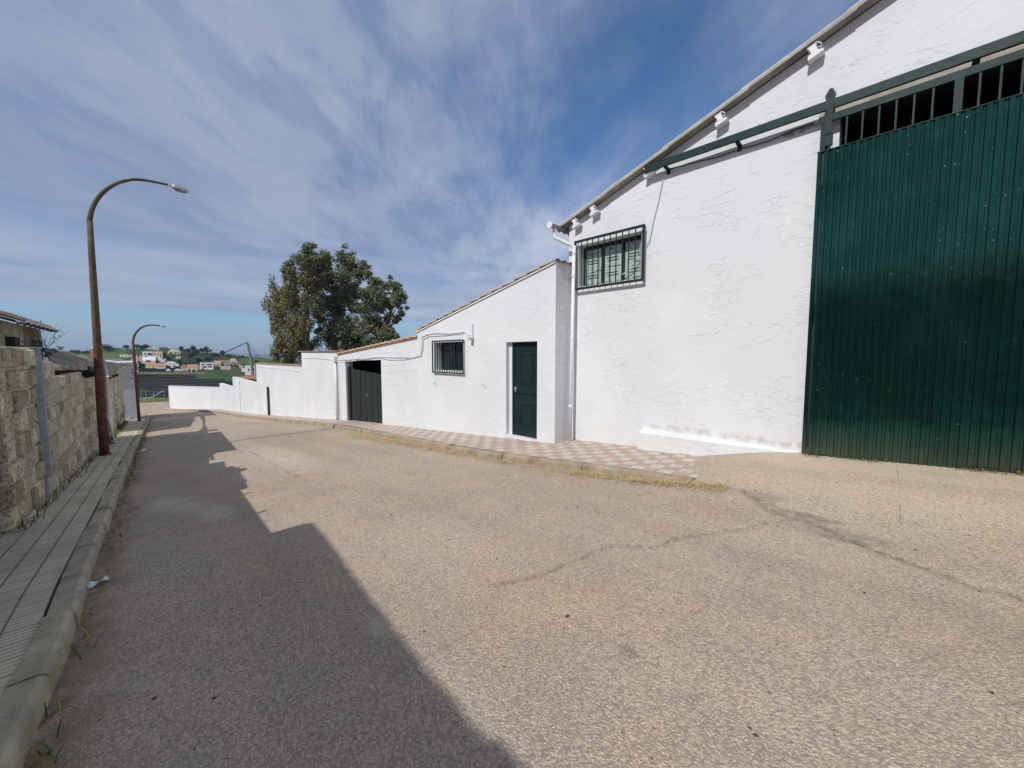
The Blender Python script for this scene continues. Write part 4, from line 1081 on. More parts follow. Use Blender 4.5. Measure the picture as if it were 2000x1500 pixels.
# window hole with pipe-like lintel
q = pB(13, 660); t = MB(); t.box(q[0] - .2, q[0] + .45, cF + .013, cF + .12, q[1] - .5, q[1] + .02); t.build('wooden_shutter', 'timber', BH)
# roof of barrel tiles above the eaves
e0 = onc(0, 607, -1.18); e1 = onc(104, 640, -1.18)
sR0, sR1 = s00 - .15, e1[0]
zR = lambda s: e0[1] + (e1[1] - e0[1]) * (s - e0[0]) / (e1[0] - e0[0])
mb = MB(); s = sR0
while s < sR1 - .1:
    for j in range(1):
        a, b = s, s + .21
        vs = []; m_ = 6
        for (c, dz) in ((-1.20, 0), (-6.5, 1.9)):
            for k in range(m_):
                an = math.pi * k / (m_ - 1); vs.append(W(s + .105 + .095 * math.cos(an), c, zR(s) - .03 + .07 * math.sin(an) + dz))
        fs = [(k, k + 1, m_ + k + 1, m_ + k) for k in range(m_ - 1)] + [tuple(range(m_))]
        q = rg.random(); mb.add(vs, fs, None, (.17 + .07 * q, .13 + .05 * q, .10 + .03 * q))
    s += .2
mb.build('roof_tiles', 'terracotta', BH)
t = MB(); t.prism([W(sR0, -1.24, zR(sR0) - .05), W(sR1 - .05, -1.24, zR(sR1) - .05), W(sR1 - .05, -6.5, zR(sR1) + 1.83), W(sR0, -6.5, zR(sR0) + 1.83)], -UP * .05); t.build('roof', 'timber', BH)
gt = MB(); sg = [sR0, sR1]; m_ = 9; vs = []
for s in sg:
    for k in range(m_):
        an = math.pi * (1 + k / (m_ - 1)); vs.append(W(s, -1.13 + .065 * math.cos(an), zR(s) - .055 + .07 * math.sin(an)))
gt.add(vs, [(k, k + 1, m_ + k + 1, m_ + k) for k in range(m_ - 1)] + [tuple(range(m_, 2 * m_))])
go = gt.build('gutter', 'aluminium', BH)
s = sR0 + .3
while s < sR1: MB().box(s, s + .025, -1.21, -1.055, zR(s) - .135, zR(s) - .10).build('gutter_clip', 'dark_metal', go); s += .75
# lean-to roofs behind the wall
def quad_roof(parent, pts, th, mat='old_roof'):
    return MB().prism(pts, -UP * th).build('roof', mat, parent)
OS = thing('open_shed', 'dark open lean-to shed with a mossy tiled roof behind the left wall', 'shed', W(14, -1, -2.5))
L1 = ats(106, 717, 10.2); L2 = ats(194, 717.5, 19.2); H2 = ats(196, 702.5, 21.8); H1 = ats(84, 678, 17.0)
quad_roof(OS, [W(*L1), W(*L2), W(*H2), W(*H1)], .06)
t = MB(); t.box(10.0, 19.4, -2.6, -2.4, -3.2, -.6); t.box(10.2, 19.4, -2.4, wl(14) - .4, -3.0, -2.7); t.build('shade_lining', 'shade_black', OS)  # near-black panels painting the shed's inner shade
t = MB(); t.tube([W(*ats(168, 719, 15.5)), W(*ats(182, 722, 17.0))], .07, 8); t.build('beam', 'timber', OS)
# added near-black sheets that paint the shade in the gap under the roof
t = MB(); t.prism([W(9.9, wl(9.9) - .75, -2.6), W(9.9, wl(9.9) - .75, -.12), W(19.4, wl(19) - .45, -.5), W(19.4, wl(19) - .45, -3.2)], -DN * .02); t.build('shade_back', 'shade_black', OS)
MB().prism([W(19.5, -2.7, -3.4), W(19.5, -.42, -3.4), W(19.5, -.42, -.52), W(19.5, -2.7, -.25)], DS * .04).build('shade_end', 'shade_black', OS)  # added end sheet, shade painted near-black to close the gap
CS = thing('cream_wall_building', 'old cream block building with patched plaster and projecting tiled roof by left pavement', 'building', W(26, 0, -3.5))
def topC(s): return -.86 - (s - 19) * .004
mbx = block_wall(CS, 22.75, 33.4, topC, 9, 'blocks', .22, .44, .5, pale=1.25)
backing(CS, 22.75, 33.6, topC, off=-.004, st=.6)
for (a, b, z0, z1) in ((23.6, 24.4, 0, 1.9), (25.2, 26.0, .0, 2.4), (29, 33, 1.31, 2.9), (31, 33.3, 0, 1.3)):
    MB().prism([W(a, wl(a) + .034, fz(a) + z0), W(b, wl(b) + .034, fz(b) + z0), W(b - .1, wl(b) + .034, fz(b) + z1), W(a + .12, wl(a) + .034, fz(a) + z1)], -DN * .02).build('plaster_patch', 'mortar', CS)
r0 = onl(214, 735.5, (14.3, -.22), (33.7, .46)); r1 = ats(247.5, 715.8, 33.6); r2 = ats(241, 711.5, 42); r3 = ats(205, 706, 24.5)
quad_roof(CS, [W(*r0), W(*r1), W(*r2), W(*r3)], .05)
t = MB(); t.tube([W(*onl(214, 738, (14.3, -.3), (33.7, .38))) , W(*onl(229, 732, (14.3, -.1), (33.7, .58)))], .04, 6); t.build('rafter', 'timber', CS)
GPn = thing('grey_pier', 'narrow smooth grey pier just right of the nearest rusty lamp post', 'pier', W(18.8, -.3, -2.8))
q0 = ats(198, 700, 19.3); q1 = ats(216.5, 860, 18.3)
t = MB(); zt_ = ats(210, 700, 18.8)[2]
t.add([W(19.3, q0[1], -3), W(19.3, q1[1] - .0, -3.6), W(18.3, q1[1] + .0, -3.6), W(18.3, q0[1], -3.6), W(19.3, q0[1], zt_), W(19.3, q1[1], zt_), W(18.3, q1[1], zt_), W(18.3, q0[1], zt_)],
      [(0, 1, 2, 3), (4, 5, 6, 7), (0, 1, 5, 4), (1, 2, 6, 5), (2, 3, 7, 6), (3, 0, 4, 7)]); t.build('pier', 'grey_metal', GPn)
# framed board leaning behind the lamp post
q0 = ats(213, 801, 15.6); q1 = ats(226, 865, 15.2)
BD = thing('leaning_board', 'grey framed board leaning on the left wall behind the lamp post', 'board', W(15.4, wl(15.4) + .2, fz(15.4)))
bs = 16.6; bc = ats(225, 864, 16.6)[1]; A_ = W(bs - .3, bc, fz(bs - .3)); B_ = W(bs + .3, bc, fz(bs + .3)); up2 = (UP * 1.15 - DN * .17)
MB().prism([A_, B_, B_ + up2, A_ + up2], DN * .02 + UP * .003).build('panel', 'grey_metal', BD)
t = MB(); t.tube([A_, A_ + up2, B_ + up2, B_], .02, 6); t.build('frame', 'galvanised', BD)
# white building further down on the left
WH = thing('white_end_building', 'white rendered building standing end-on past the cream wall, in shade', 'building', W(36, 0, -4.2))
e0 = ats(249, 818, 34.0); e1 = ats(270, 818, 33.9)
cA_, cB_ = -6.0, e1[1]
zt1 = ats(266, 709.5, 34)[2]; zt0 = ats(240, 711.5, 34)[2]
t = MB(); t.prism([W(34, cB_, -5), W(34, cB_, zt1), W(34, .2, zt0), W(34, cA_, zt0 + 1.2), W(34, cA_, -5)], DS * 7); t.build('wall', 'grey_plaster', WH)
t = MB(); t.prism([W(33.8, cB_ + .1, zt1 + .01), W(33.8, .1, zt0 + .03), W(33.8, cA_, zt0 + 1.25), W(33.8, cA_, zt0 + 1.33), W(33.8, .1, zt0 + .12), W(33.8, cB_ + .1, zt1 + .09)], DS * 7.4); t.build('roof', 'white_paint', WH)
t = MB(); t.box(41.0, 41.1, cB_ + .02, cB_ + .12, -5, zt1 + .3); t.build('corner_post', 'galvanised', WH)
# iron arms on the white wall
for y in (721, 727, 739):
    q = ats(256, y, 33.95); MB().tube([W(33.98, q[1], q[2]), W(33.2, q[1] + .35, q[2] - .02)], .025, 6).build('iron_bracket', 'dark_metal', WH)

# ------------------------------------------------------------------ street lamps
def lamp(name, label, s, c, zbase, arc, head, r0, r1, big):
    t = thing(name, label, 'street lamp', W(s, c, zbase), 'rusty curved street lamps')
    n = 10; pole = [W(s, c, zbase - .1), W(s, c - .0, zbase + 1.0)] + [W(s, c + (arc[0][0] - c) * (k / 6), zbase + 1 + (arc[0][1] - zbase - 1) * k / 6) for k in range(1, 7)]
    rs = [r0] * 2 + [r0 + (r1 * 1.35 - r0) * k / 6 for k in range(1, 7)]
    MB().tube(pole, rs, 16).build('pole', 'rust', t, smooth=True)
    MB().tube([W(s, c, zbase - .02), W(s, c, zbase + .05)], r0 * 1.25, 16).build('foot_collar', 'rust', t)
    # smooth arc
    pts = []
    A = arc
    for i in range(len(A) - 1):
        p0 = A[max(0, i - 1)]; p1 = A[i]; p2 = A[i + 1]; p3 = A[min(len(A) - 1, i + 2)]
        for k in range(5):
            u = k / 5; f = lambda a, b, c_, d_: .5 * ((2 * b) + (-a + c_) * u + (2 * a - 5 * b + 4 * c_ - d_) * u * u + (-a + 3 * b - 3 * c_ + d_) * u ** 3)
            pts.append((f(p0[0], p1[0], p2[0], p3[0]), f(p0[1], p1[1], p2[1], p3[1])))
    pts.append(A[-1])
    N = len(pts); rr = [r1 * (1.25 - .55 * k / N) for k in range(N)]
    MB().tube([W(s, a, b) for a, b in pts], rr, 12).build('curved_arm', 'rust', t, smooth=True)
    a, b = head; ax = (W(s, b[0], b[1]) - W(s, a[0], a[1])); L = ax.length; ax.normalize(); sd_ = DS; upv = ax.cross(sd_); upv = upv if upv.z > 0 else -upv
    P = W(s, a[0], a[1]); hb = MB()
    secs = [(-.10 * L, .024, .02, .02), (.12 * L, .03, .03, .03), (.22 * L, .09, .055, .035), (.35 * L, .10, .06, .045), (.75 * L, .095, .045, .045), (1.0 * L, .07, .012, .035)]
    vs = []
    for (x, w_, u_, d__) in secs:
        for (i, j) in ((-1, -1), (1, -1), (1, .2), (.6, 1), (-.6, 1), (-1, .2)):
            vs.append(P + ax * x + sd_ * (i * w_) + upv * (j * (u_ if j > 0 else d__)))
    m_ = 6; fs = [tuple(range(m_)), tuple(range((len(secs) - 1) * m_, len(secs) * m_))[::-1]]
    for i in range(len(secs) - 1):
        for k in range(m_): fs.append((i * m_ + k, i * m_ + (k + 1) % m_, (i + 1) * m_ + (k + 1) % m_, (i + 1) * m_ + k))
    hb.add(vs, fs); ho = hb.build('lamp_head', 'aluminium', t)
    ls = MB(); ls.add([P + ax * (.3 * L) - sd_ * .075 - upv * .05, P + ax * (.3 * L) + sd_ * .075 - upv * .05, P + ax * (.93 * L) + sd_ * .06 - upv * .045, P + ax * (.93 * L) - sd_ * .06 - upv * .045,
                       P + ax * (.36 * L) - sd_ * .05 - upv * .085, P + ax * (.36 * L) + sd_ * .05 - upv * .085, P + ax * (.86 * L) + sd_ * .045 - upv * .075, P + ax * (.86 * L) - sd_ * .045 - upv * .075],
                      [(4, 5, 6, 7), (0, 1, 5, 4), (1, 2, 6, 5), (2, 3, 7, 6), (3, 0, 4, 7)])
    ls.build('lens', 'concrete', ho)
    return t
def arcpts(s, pix): return [ats(x, y, s)[1:] for x, y in pix]
s1_ = 13.12; lc = ong(205, 889, 0); s1_ = lc[0]
A1 = arcpts(s1_, ((175, 430), (181, 405), (198, 379), (222, 361), (245, 353), (267, 350.5), (295, 354), (328, 361)))
lamp('street_lamp', 'nearest rusty street lamp, tall leaning pole with curved arm against the sky', s1_, lc[1], fz(s1_), A1, [ats(331, 362, s1_)[1:], ats(368, 373, s1_)[1:]], .085, .038, True)
lc2 = ong(272, 823, 0); s2_ = lc2[0]
A2 = arcpts(s2_, ((259.5, 668), (262, 657), (268, 647), (277, 639.5), (288, 635.5), (300, 635), (313, 636.3)))
lamp('street_lamp', 'farther, smaller rusty street lamp by the white end building on the left', s2_, lc2[1], fz(s2_), A2, [ats(313, 636.4, s2_)[1:], ats(323, 637.6, s2_)[1:]], .075, .05, True)

# ------------------------------------------------------------------ utility pole with cable, far end
UPo = thing('utility_pole', 'leaning grey utility pole rising behind the stepped white walls', 'pole', atY(497, 748, 50))
MB().tube([atY(498, 765, 50), atY(491, 705, 50), atY(482.5, 668, 50)], [.20, .17, .12], 10).build('pole', 'pole_wood', UPo)
cb = thing('overhead_cable', 'thick black overhead cable running left from the utility pole', 'cable', atY(482, 669, 50))
pts = [atY(482, 669.5, 50), atY(474, 672.5, 60), atY(458, 680, 85), atY(441, 688, 120), atY(425, 694, 160)]
MB().tube(pts, [.05, .07, .10, .13, .13], 6).build('cable', 'cable_black', cb)
cb2 = thing('overhead_cable', 'thin overhead cable running down right from the utility pole', 'cable', atY(484, 672, 50))
MB().tube([atY(484, 671, 50), atY(493, 682, 52), atY(508, 699, 56)], .025, 5).build('cable', 'cable_black', cb2)
# wire fence and barrier pole at the far end of the road
FN = thing('wire_fence', 'thin green wire fence at the road end beside the white building', 'fence', atY(279, 800, 43))
for x in (276, 286, 301, 322):
    MB().tube([atY(x, 793, 47), atY(x - 1.0, 760 + (x - 276) * .2, 47)], .035, 6).build('fence_post', 'galvanised', FN)
for y in (764, 770, 776, 782): MB().tube([atY(275, y, 47), atY(323, y + 2, 47)], .014, 4).build('wire', 'galvanised', FN)
MB().tube([atY(279, 780, 45), atY(298, 775, 45), atY(321, 762, 45)], .05, 6).build('brace', 'galvanised', FN)

# ================================================================== LITTER, STRAW, WEEDS
def blades(name, label, cat, spots, mat='straw'):
    mb = MB()
    for (s, c, zf, L, w_, tn, lift) in spots:
        a = rnd.uniform(0, math.pi * 2); d_ = DS * math.cos(a) + DN * math.sin(a); sd_ = UP.cross(d_) * w_
        p = W(s, c, zf + .004); n_ = 3; vs = []
        for k in range(n_ + 1):
            u = k / n_; q = p + d_ * (L * u) + UP * (lift * math.sin(u * 2.2) * L); vs += [q - sd_ * (1 - .6 * u), q + sd_ * (1 - .6 * u)]
        mb.add(vs, [(2 * k, 2 * k + 1, 2 * k + 3, 2 * k + 2) for k in range(n_)], None, tn)
    o = mb.build(name, mat, uvmode='raw'); return tag(o, label, cat, kind='stuff')
def strawcol():
    q = rnd.uniform(.7, 1.25); return (.55 * q, .43 * q, .235 * q)
def grasscol():
    q = rnd.uniform(.6, 1.3); return (.08 * q, .13 * q, .03 * q) if rnd.random() < .55 else (.28 * q, .24 * q, .09 * q)
sp = []
for k in range(9000):
    s = rnd.uniform(1.3, 12); dens = .18 + 1.3 * max(0, mnoise.noise(Vector((s * 2.6, 0, 3)))) + (.55 if s < 3.4 else 0) + (.5 if 8 < s < 11 else 0)
    if rnd.random() > dens: continue
    spread = .11 + .10 * max(0, mnoise.noise(Vector((s * 1.1, 5, 0)))) + (.14 if 8.6 < s < 12 else 0)
    c = interp(KR, max(1.72, s)) - .02 - abs(rnd.gauss(0, spread)); sp.append((s, c, zr(s, c), rnd.uniform(.04, .19), .0028, strawcol(), rnd.uniform(0, .35)))
blades('straw', 'yellow straw litter along the right-hand kerb', 'straw', sp)
sp = []
for k in range(2600):
    s = rnd.uniform(2.2, 34); dens = .25 + .8 * max(0, mnoise.noise(Vector((s * 1.3, 0, 8)))) + (.6 if 9 < s < 19 else 0)
    if rnd.random() > dens: continue
    c = interp(KL, s) + .02 + abs(rnd.gauss(0, .06)); sp.append((s, c, zr(s, c), rnd.uniform(.03, .10), .004, grasscol(), rnd.uniform(.1, .9)))
blades('gutter_grass', 'patchy green and dry grass in the gutter of the left kerb', 'grass', sp)
sp = []
for k in range(2200):
    s = rnd.uniform(6.6, 33); dens = .3 + .8 * max(0, mnoise.noise(Vector((s * 1.1, 4, 8)))) + (.6 if s > 17 else 0)
    if rnd.random() > dens: continue
    c = wl(s) + .04 + abs(rnd.gauss(0, .06)) ; sp.append((s, c, fz(s), rnd.uniform(.03, .13), .006, grasscol(), rnd.uniform(.3, 1.5)))
blades('wall_foot_weeds', 'low weeds growing along the foot of the left wall', 'weeds', sp)
sp = []
for k in range(420):
    s = rnd.uniform(-.5, 9); c = rnd.uniform(-.3, 5)
    if rnd.random() > (1 if c < 1.4 else .25): continue
    sp.append((s, c, zr(s, c), rnd.uniform(.02, .075), .0016, strawcol(), rnd.uniform(0, .1)))
blades('loose_straw', 'loose straw bits scattered over the road', 'straw', sp)
sp = []
for k in range(900):
    s = rnd.uniform(-3.5, .8)
    if mnoise.noise(Vector((s * 1.6, 2, 2))) < -.05: continue
    c = 6.46 - abs(rnd.gauss(0, .05)); sp.append((s, c, zr(s, c), rnd.uniform(.02, .07), .003, grasscol(), rnd.uniform(.1, .8)))
blades('gate_weeds', 'mossy weeds along the foot of the big green gate', 'weeds', sp)
# pebbles
mb = MB()
for k in range(520):
    s = rnd.uniform(-.8, 9); c = rnd.uniform(-.2, 6.2)
    r_ = rnd.uniform(.004, .011) * (1.3 if rnd.random() < .1 else 1); p = W(s, c, zr(s, c) + r_ * .25); an = rnd.uniform(0, 3)
    ax = DS * math.cos(an) + DN * math.sin(an); ay = UP.cross(ax); br = rnd.choice((.35, .6, 1.5, 2.6))
    vs = [p + ax * r_ * 1.4, p + ay * r_, p - ax * r_ * 1.3, p - ay * r_ * .9, p + UP * r_ * .6]
    mb.add(vs, [(0, 1, 4), (1, 2, 4), (2, 3, 4), (3, 0, 4)], None, (.16 * br, .15 * br, .135 * br))
tag(mb.build('pebbles', 'straw', uvmode='raw'), 'small loose stones scattered on the road', 'stones', kind='stuff')
# litter
def litter(px, py, label, w_, h_, rot, lift):
    s, c = ong(px, py); z = zr(s, c); n = 5; vs = []
    for i in range(n + 1):
        for j in range(3):
            u = i / n - .5; v_ = j / 2 - .5
            a = u * w_; b = v_ * h_ * (1 - .6 * abs(u) - .3 * u); zz_ = .01 + lift * (.5 + .5 * math.sin(i * 1.7 + j * 1.1)) + (.03 * u if lift > .01 else 0)
            vs.append(W(s + a * math.cos(rot) - b * math.sin(rot), c + a * math.sin(rot) + b * math.cos(rot), z + max(.006, zz_)))
    mb = MB(); mb.add(vs, [(i * 3 + j, (i + 1) * 3 + j, (i + 1) * 3 + j + 1, i * 3 + j + 1) for i in range(n) for j in range(2)])
    return tag(mb.build('paper_scrap', 'paper', loc=W(s, c, z)), label, 'litter')
litter(190, 1144, 'crumpled white paper scrap lying in the gutter by the left kerb', .13, .085, 1.6, .03)
litter(1120, 918, 'small white scrap lying in straw by the right kerb', .08, .04, .3, .006)
litter(278, 881, 'white litter scrap by the left kerb near the lamp post', .25, .12, .5, .02)

# dead shrub on the left roofs and greenery
def shrub(name, label, base, H, n, spread, leafy, tint, seed):
    rg = random.Random(seed); t = thing(name, label, 'shrub', base)
    st = MB(); lf = MB()
    for k in range(n):
        a = rg.uniform(0, 6.28); d_ = Vector((math.cos(a) * spread, math.sin(a) * spread, 1)).normalized(); p = base.copy(); pts = [p.copy()]
        for i in range(5):
            d_ = (d_ + Vector((rg.uniform(-.3, .3), rg.uniform(-.3, .3), rg.uniform(-.15, .1)))).normalized(); p = p + d_ * (H / 5); pts.append(p.copy())
            for _ in range(leafy):
                q = p + Vector((rg.gauss(0, .05), rg.gauss(0, .05), rg.gauss(0, .05))) * H; sz = .03 * rg.uniform(.6, 1.4) * (H ** .5)
                u = Vector((rg.uniform(-1, 1), rg.uniform(-1, 1), rg.uniform(-1, 1))).normalized(); v_ = u.orthogonal().normalized()
                br = rg.uniform(.6, 1.4); lf.add([q - u * sz, q + v_ * sz * .5, q + u * sz, q - v_ * sz * .5], [(0, 1, 2, 3)], None, tuple(x * br for x in tint))
        st.tube(pts, [.010 * H * (1 - i / 7) for i in range(6)], 5)
    st.build('stems', 'stem', t)
    if leafy: lf.build('leaves', 'leaf', t, uvmode='raw')
    return t
b_ = W(*ats(88, 690, 16.5)); shrub('dry_shrub', 'sparse dry shrub beside the old block shed against the sky', b_, .85, 9, .45, 1, (.10, .09, .06), 4)
b_ = W(*ats(72, 706, 12.0)); shrub('green_shrub', 'small green shrub growing behind the rough block wall', b_, .42, 16, .5, 7, (.05, .065, .03), 5)
b_ = W(*ats(826, 642, 9.5)); shrub('roof_weed', 'tuft of weed growing on the low house roof edge', W(9.5, CB + .2, .70), .24, 12, .9, 6, (.07, .09, .04), 6)
b_ = W(24.5, wl(24.5) + .10, fz(24.5)); shrub('wall_weed', 'green weed climbing the cream wall past lamp post', b_, 1.1, 9, .22, 5, (.06, .09, .03), 7)

# ================================================================== TREES
def leafblob(lf, ctr, r_, n, tint, size, rg, hang=.6):
    zs = 1.5 if hang > 1 else 1
    sub = [ctr + Vector((rg.gauss(0, .45), rg.gauss(0, .5), rg.gauss(0, .42) * zs)) * r_ for _ in range(10)]
    for k in range(n):
        c0 = sub[k % 10]; v = Vector((rg.gauss(0, 1), rg.gauss(0, 1), rg.gauss(0, 1))).normalized() * (rg.random() ** .55) * r_ * .46
        v.z *= 2.2 if hang > 1 else 1.0
        p = c0 + v
        d_ = Vector((rg.uniform(-1, 1), rg.uniform(-1, 1), -hang * 2 * rg.random() + .2)).normalized(); sd_ = d_.cross(Vector((rg.uniform(-1, 1), rg.uniform(-1, 1), rg.uniform(-1, 1)))).normalized()
        L = size * rg.uniform(.6, 1.3); w_ = L * .20; br = rg.uniform(.6, 1.45)
        lf.add([p, p + d_ * L * .5 + sd_ * w_, p + d_ * L, p + d_ * L * .5 - sd_ * w_], [(0, 1, 2, 3)], None, tuple(x * br for x in tint))
def Z3(x, y): return 500 + x / 5.77, 470 + y / 5.77
def euc(label, D, trunk, clumps, seed, warm):
    rg = random.Random(seed); px, py = Z3(*trunk[-1]); base = atY(px, py + 30, D); base.z = terr(base.x, base.y)
    t = thing('eucalyptus_tree', label, 'tree', base, 'eucalyptus trees behind the white walls')
    lf = MB(); tr_ = MB()
    P = [atY(*Z3(*q), D) for q in trunk] + [base]; P = P[::-1]
    N = len(P); tr_.tube(P, [.34 * (1 - .75 * i / (N - 1)) for i in range(N)], 10)
    for (x, y, r_) in clumps:
        dd = D + rg.uniform(-1.6, 1.6); c_ = atY(*Z3(x, y), dd); rr = r_ / 5.77 / F * D * 1.28
        wt = 1 if warm(x, y) else 0
        tint = (.185, .21, .12) if not wt else (.215, .205, .105)
        leafblob(lf, c_, rr, int(240 + 980 * rr * rr), tint, .25, rg, 1.1 if wt else .6)
        # limb from the nearest lower trunk point
        best = min(P[1:], key=lambda q: (q - c_).length + (3 if q.z > c_.z - .3 else 0)); mid = best.lerp(c_, .5) + Vector((rg.uniform(-.3, .3), rg.uniform(-.4, .4), rg.uniform(-.5, -.1)))
        tr_.tube([best, mid, c_], [.09, .06, .02], 6)
    tr_.build('trunk', 'bark', t); lf.build('crown', 'leaf', t, uvmode='raw')
    return t
cl1 = [(300, 900, 60), (310, 700, 60), (360, 270, 60), (340, 330, 50), (430, 400, 90), (560, 130, 60), (620, 90, 55), (640, 200, 90), (560, 270, 80), (780, 190, 65), (800, 280, 80), (700, 370, 90), (560, 440, 100), (430, 560, 90), (330, 560, 80), (230, 600, 80), (190, 700, 80), (240, 780, 60), (430, 700, 90), (440, 830, 100), (440, 950, 100), (400, 1080, 110), (330, 1200, 80), (450, 1250, 90), (250, 1000, 45), (210, 950, 40), (250, 1180, 50), (240, 1290, 40), (600, 550, 100), (640, 680, 100), (700, 780, 70), (500, 1150, 70), (530, 950, 60), (360, 1300, 70)]
cl2 = [(980, 160, 65), (960, 240, 60), (1080, 240, 70), (1180, 300, 65), (1210, 400, 60), (1262, 370, 25), (1050, 360, 90), (900, 400, 80), (850, 520, 90), (980, 520, 90), (1120, 560, 85), (950, 650, 110), (820, 700, 100), (900, 820, 110), (1080, 780, 110), (1000, 950, 120), (850, 1000, 90), (760, 1080, 70), (900, 1130, 100), (1100, 1050, 110), (700, 1000, 35), (760, 480, 75), (740, 880, 60), (620, 1180, 50), (1000, 1180, 80)]
cl3 = [(1350, 460, 50), (1420, 500, 60), (1300, 520, 70), (1250, 620, 70), (1390, 580, 80), (1540, 490, 60), (1600, 560, 60), (1640, 620, 50), (1560, 640, 70), (1500, 720, 70), (1620, 700, 50), (1380, 720, 100), (1270, 760, 100), (1300, 900, 110), (1200, 1000, 100), (1380, 1000, 80), (1330, 1100, 100), (1500, 1010, 45), (1560, 1080, 50), (1640, 820, 32), (1600, 870, 25), (1480, 1100, 40), (1575, 905, 25), (1470, 880, 50), (1200, 1130, 80)]
euc('leftmost eucalyptus, weeping brownish-olive foliage hanging to the wall top', 36, [(640, 300), (600, 550), (580, 800), (575, 1000), (570, 1250)], cl1, 11, lambda x, y: x < 620 and y > 420)
euc('middle eucalyptus with tall crown over the annex roof', 38, [(1040, 250), (960, 520), (900, 800), (885, 1050), (890, 1250)], cl2, 12, lambda x, y: False)
euc('rightmost eucalyptus, lower rounded crown beside the sloping tiled roof', 37, [(1560, 600), (1500, 860), (1430, 980), (1420, 1100), (1400, 1220)], cl3, 13, lambda x, y: False)

# hill trees: one mesh of each kind, copied
def hilltree(kind, seed, w_, h_):
    rg = random.Random(seed); t = thing('hill_tree', 'x', 'tree', Vector((0, 0, 0)), 'round trees on the green hillside')
    lf = MB(); 
    for k in range(9):
        c_ = Vector((rg.uniform(-.32, .32), rg.uniform(-.3, .3), rg.uniform(.42, .80))); leafblob(lf, c_, .27, 130, (.026, .042, .02), .17, rg, .3)
    cr_ = lf.build('crown', 'leaf', t, uvmode='raw'); tr2 = MB().tube([(0, 0, -.1), (0, 0, .5)], [.04, .03], 6).build('trunk', 'bark', t)
    return t, [cr_, tr2]
protos = [hilltree(0, 21, 1, 1), hilltree(1, 22, 1, 1), hilltree(2, 23, 1, 1)]; used = [False] * 3
HT = [(211, 675, 688, 19, 470, 'broad dark tree on the skyline just right of the near lamp pole'),
      (246, 674.5, 682, 9, 490, 'small round tree alone on the skyline between the two lamps'),
      (270, 673, 683, 13, 480, 'dark skyline tree behind the arm of the far lamp'),
      (282, 674, 683, 15, 482, 'wide dark skyline tree left of the radio mast'),
      (355, 677, 687, 9, 430, 'dark tree right behind the orange-roofed villa'),
      (366, 681, 689, 11, 425, 'low dark tree second to the right of the villa'),
      (378, 676, 686, 10, 470, 'rounded umbrella tree standing highest on the middle skyline'),
      (385, 683, 693, 13, 430, 'bushy tree below the umbrella tree'),
      (396, 681, 690, 11, 450, 'dark tree left of the tallest right-hand skyline tree'),
      (404, 678.5, 691, 9, 450, 'tallest dark tree of the right-hand skyline group'),
      (411, 680.5, 688, 6, 470, 'small tree right of the tallest skyline tree'),
      (435, 685, 696, 9, 420, 'dark tree at the right end of the hill crest'),
      (374, 690, 700, 13, 390, 'bush on the green slope under the skyline trees'),
      (420, 690, 700, 12, 400, 'bush low on the right hand crest'),
      (289, 704, 713, 9, 330, 'dark tree left of the orange-roofed terrace'),
      (275, 709, 722, 12, 320, 'dark tree at the pink wall'),
      (322, 690, 703, 7, 360, 'dark tree under the orange-roofed villa'),
      (331, 697, 707, 9, 350, 'dark bush between white factory roofs and slope'),
      (351, 703, 712, 10, 340, 'dark bush above the arched shed'),
      (306, 706, 712, 9, 335, 'tree among the orange terrace roofs'),
      (345, 716, 724, 12, 300, 'dark tree behind the arched white shed'),
      (330, 716, 724, 8, 298, 'dark tree beside the black hedge'),
      (390, 700, 710, 13, 360, 'bush on the slope above the grey house'),
      (407, 698, 707, 14, 370, 'bush on the slope above the cream house'),
      (446, 693, 699, 8, 480, 'small tree on the far right green crest near the cable'),
      (473, 695, 699, 7, 490, 'tiny tree on the green crest left of the utility pole'),
      (150, 684, 691, 18, 430, 'dark tree over the mossy roof left of the lamp'),
      (167, 686, 692, 14, 420, 'dark tree clump left of the brick tower'),
      (501, 704, 712, 9, 300, 'bush right of the utility pole on the slope')]
def hitD(px, py, D0):
    D = 66.
    while D < 640:
        p = atY(px, py, D)
        if p.z <= terr(p.x, p.y): return D
        D *= 1.004
    return D0
for i, (px, y0, y1, wpx, D, lab) in enumerate(HT):
    k = i % 3; root, kids = protos[k]
    if used[k]:
        r2 = root.copy(); C.objects.link(r2)
        for ch in kids:
            c2 = ch.copy(); c2.parent = r2; C.objects.link(c2)
        root = r2
    used[k] = True
    D = min(hitD(px, max(y1, interp(SKY, px) + .5), D), 520); b = atY(px, y1, D); hgt = (y1 - y0) / F * D * 1.15; wid = wpx / F * D
    gz = terr(b.x, b.y)
    if gz < b.z: b.z = max(gz, b.z - hgt * .5)
    root.location = b; root.scale = (wid * .95, wid * .8, hgt); root.rotation_euler = (0, 0, i * 1.3); root['label'] = lab
hedge = MB(); rg = random.Random(31)
for k in range(26):
    x = 277 + k * 3.1; c_ = atY(x, 724.5 + rg.uniform(-1, 1), 285); leafblob(hedge, c_, 1.7, 60, (.012, .02, .011), .9, rg, .3)
tag(hedge.build('dark_hedge', 'leaf', uvmode='raw', loc=atY(300, 728, 285)), 'long dark hedge in front of the orange-roofed terrace', 'hedge')
rows = MB()
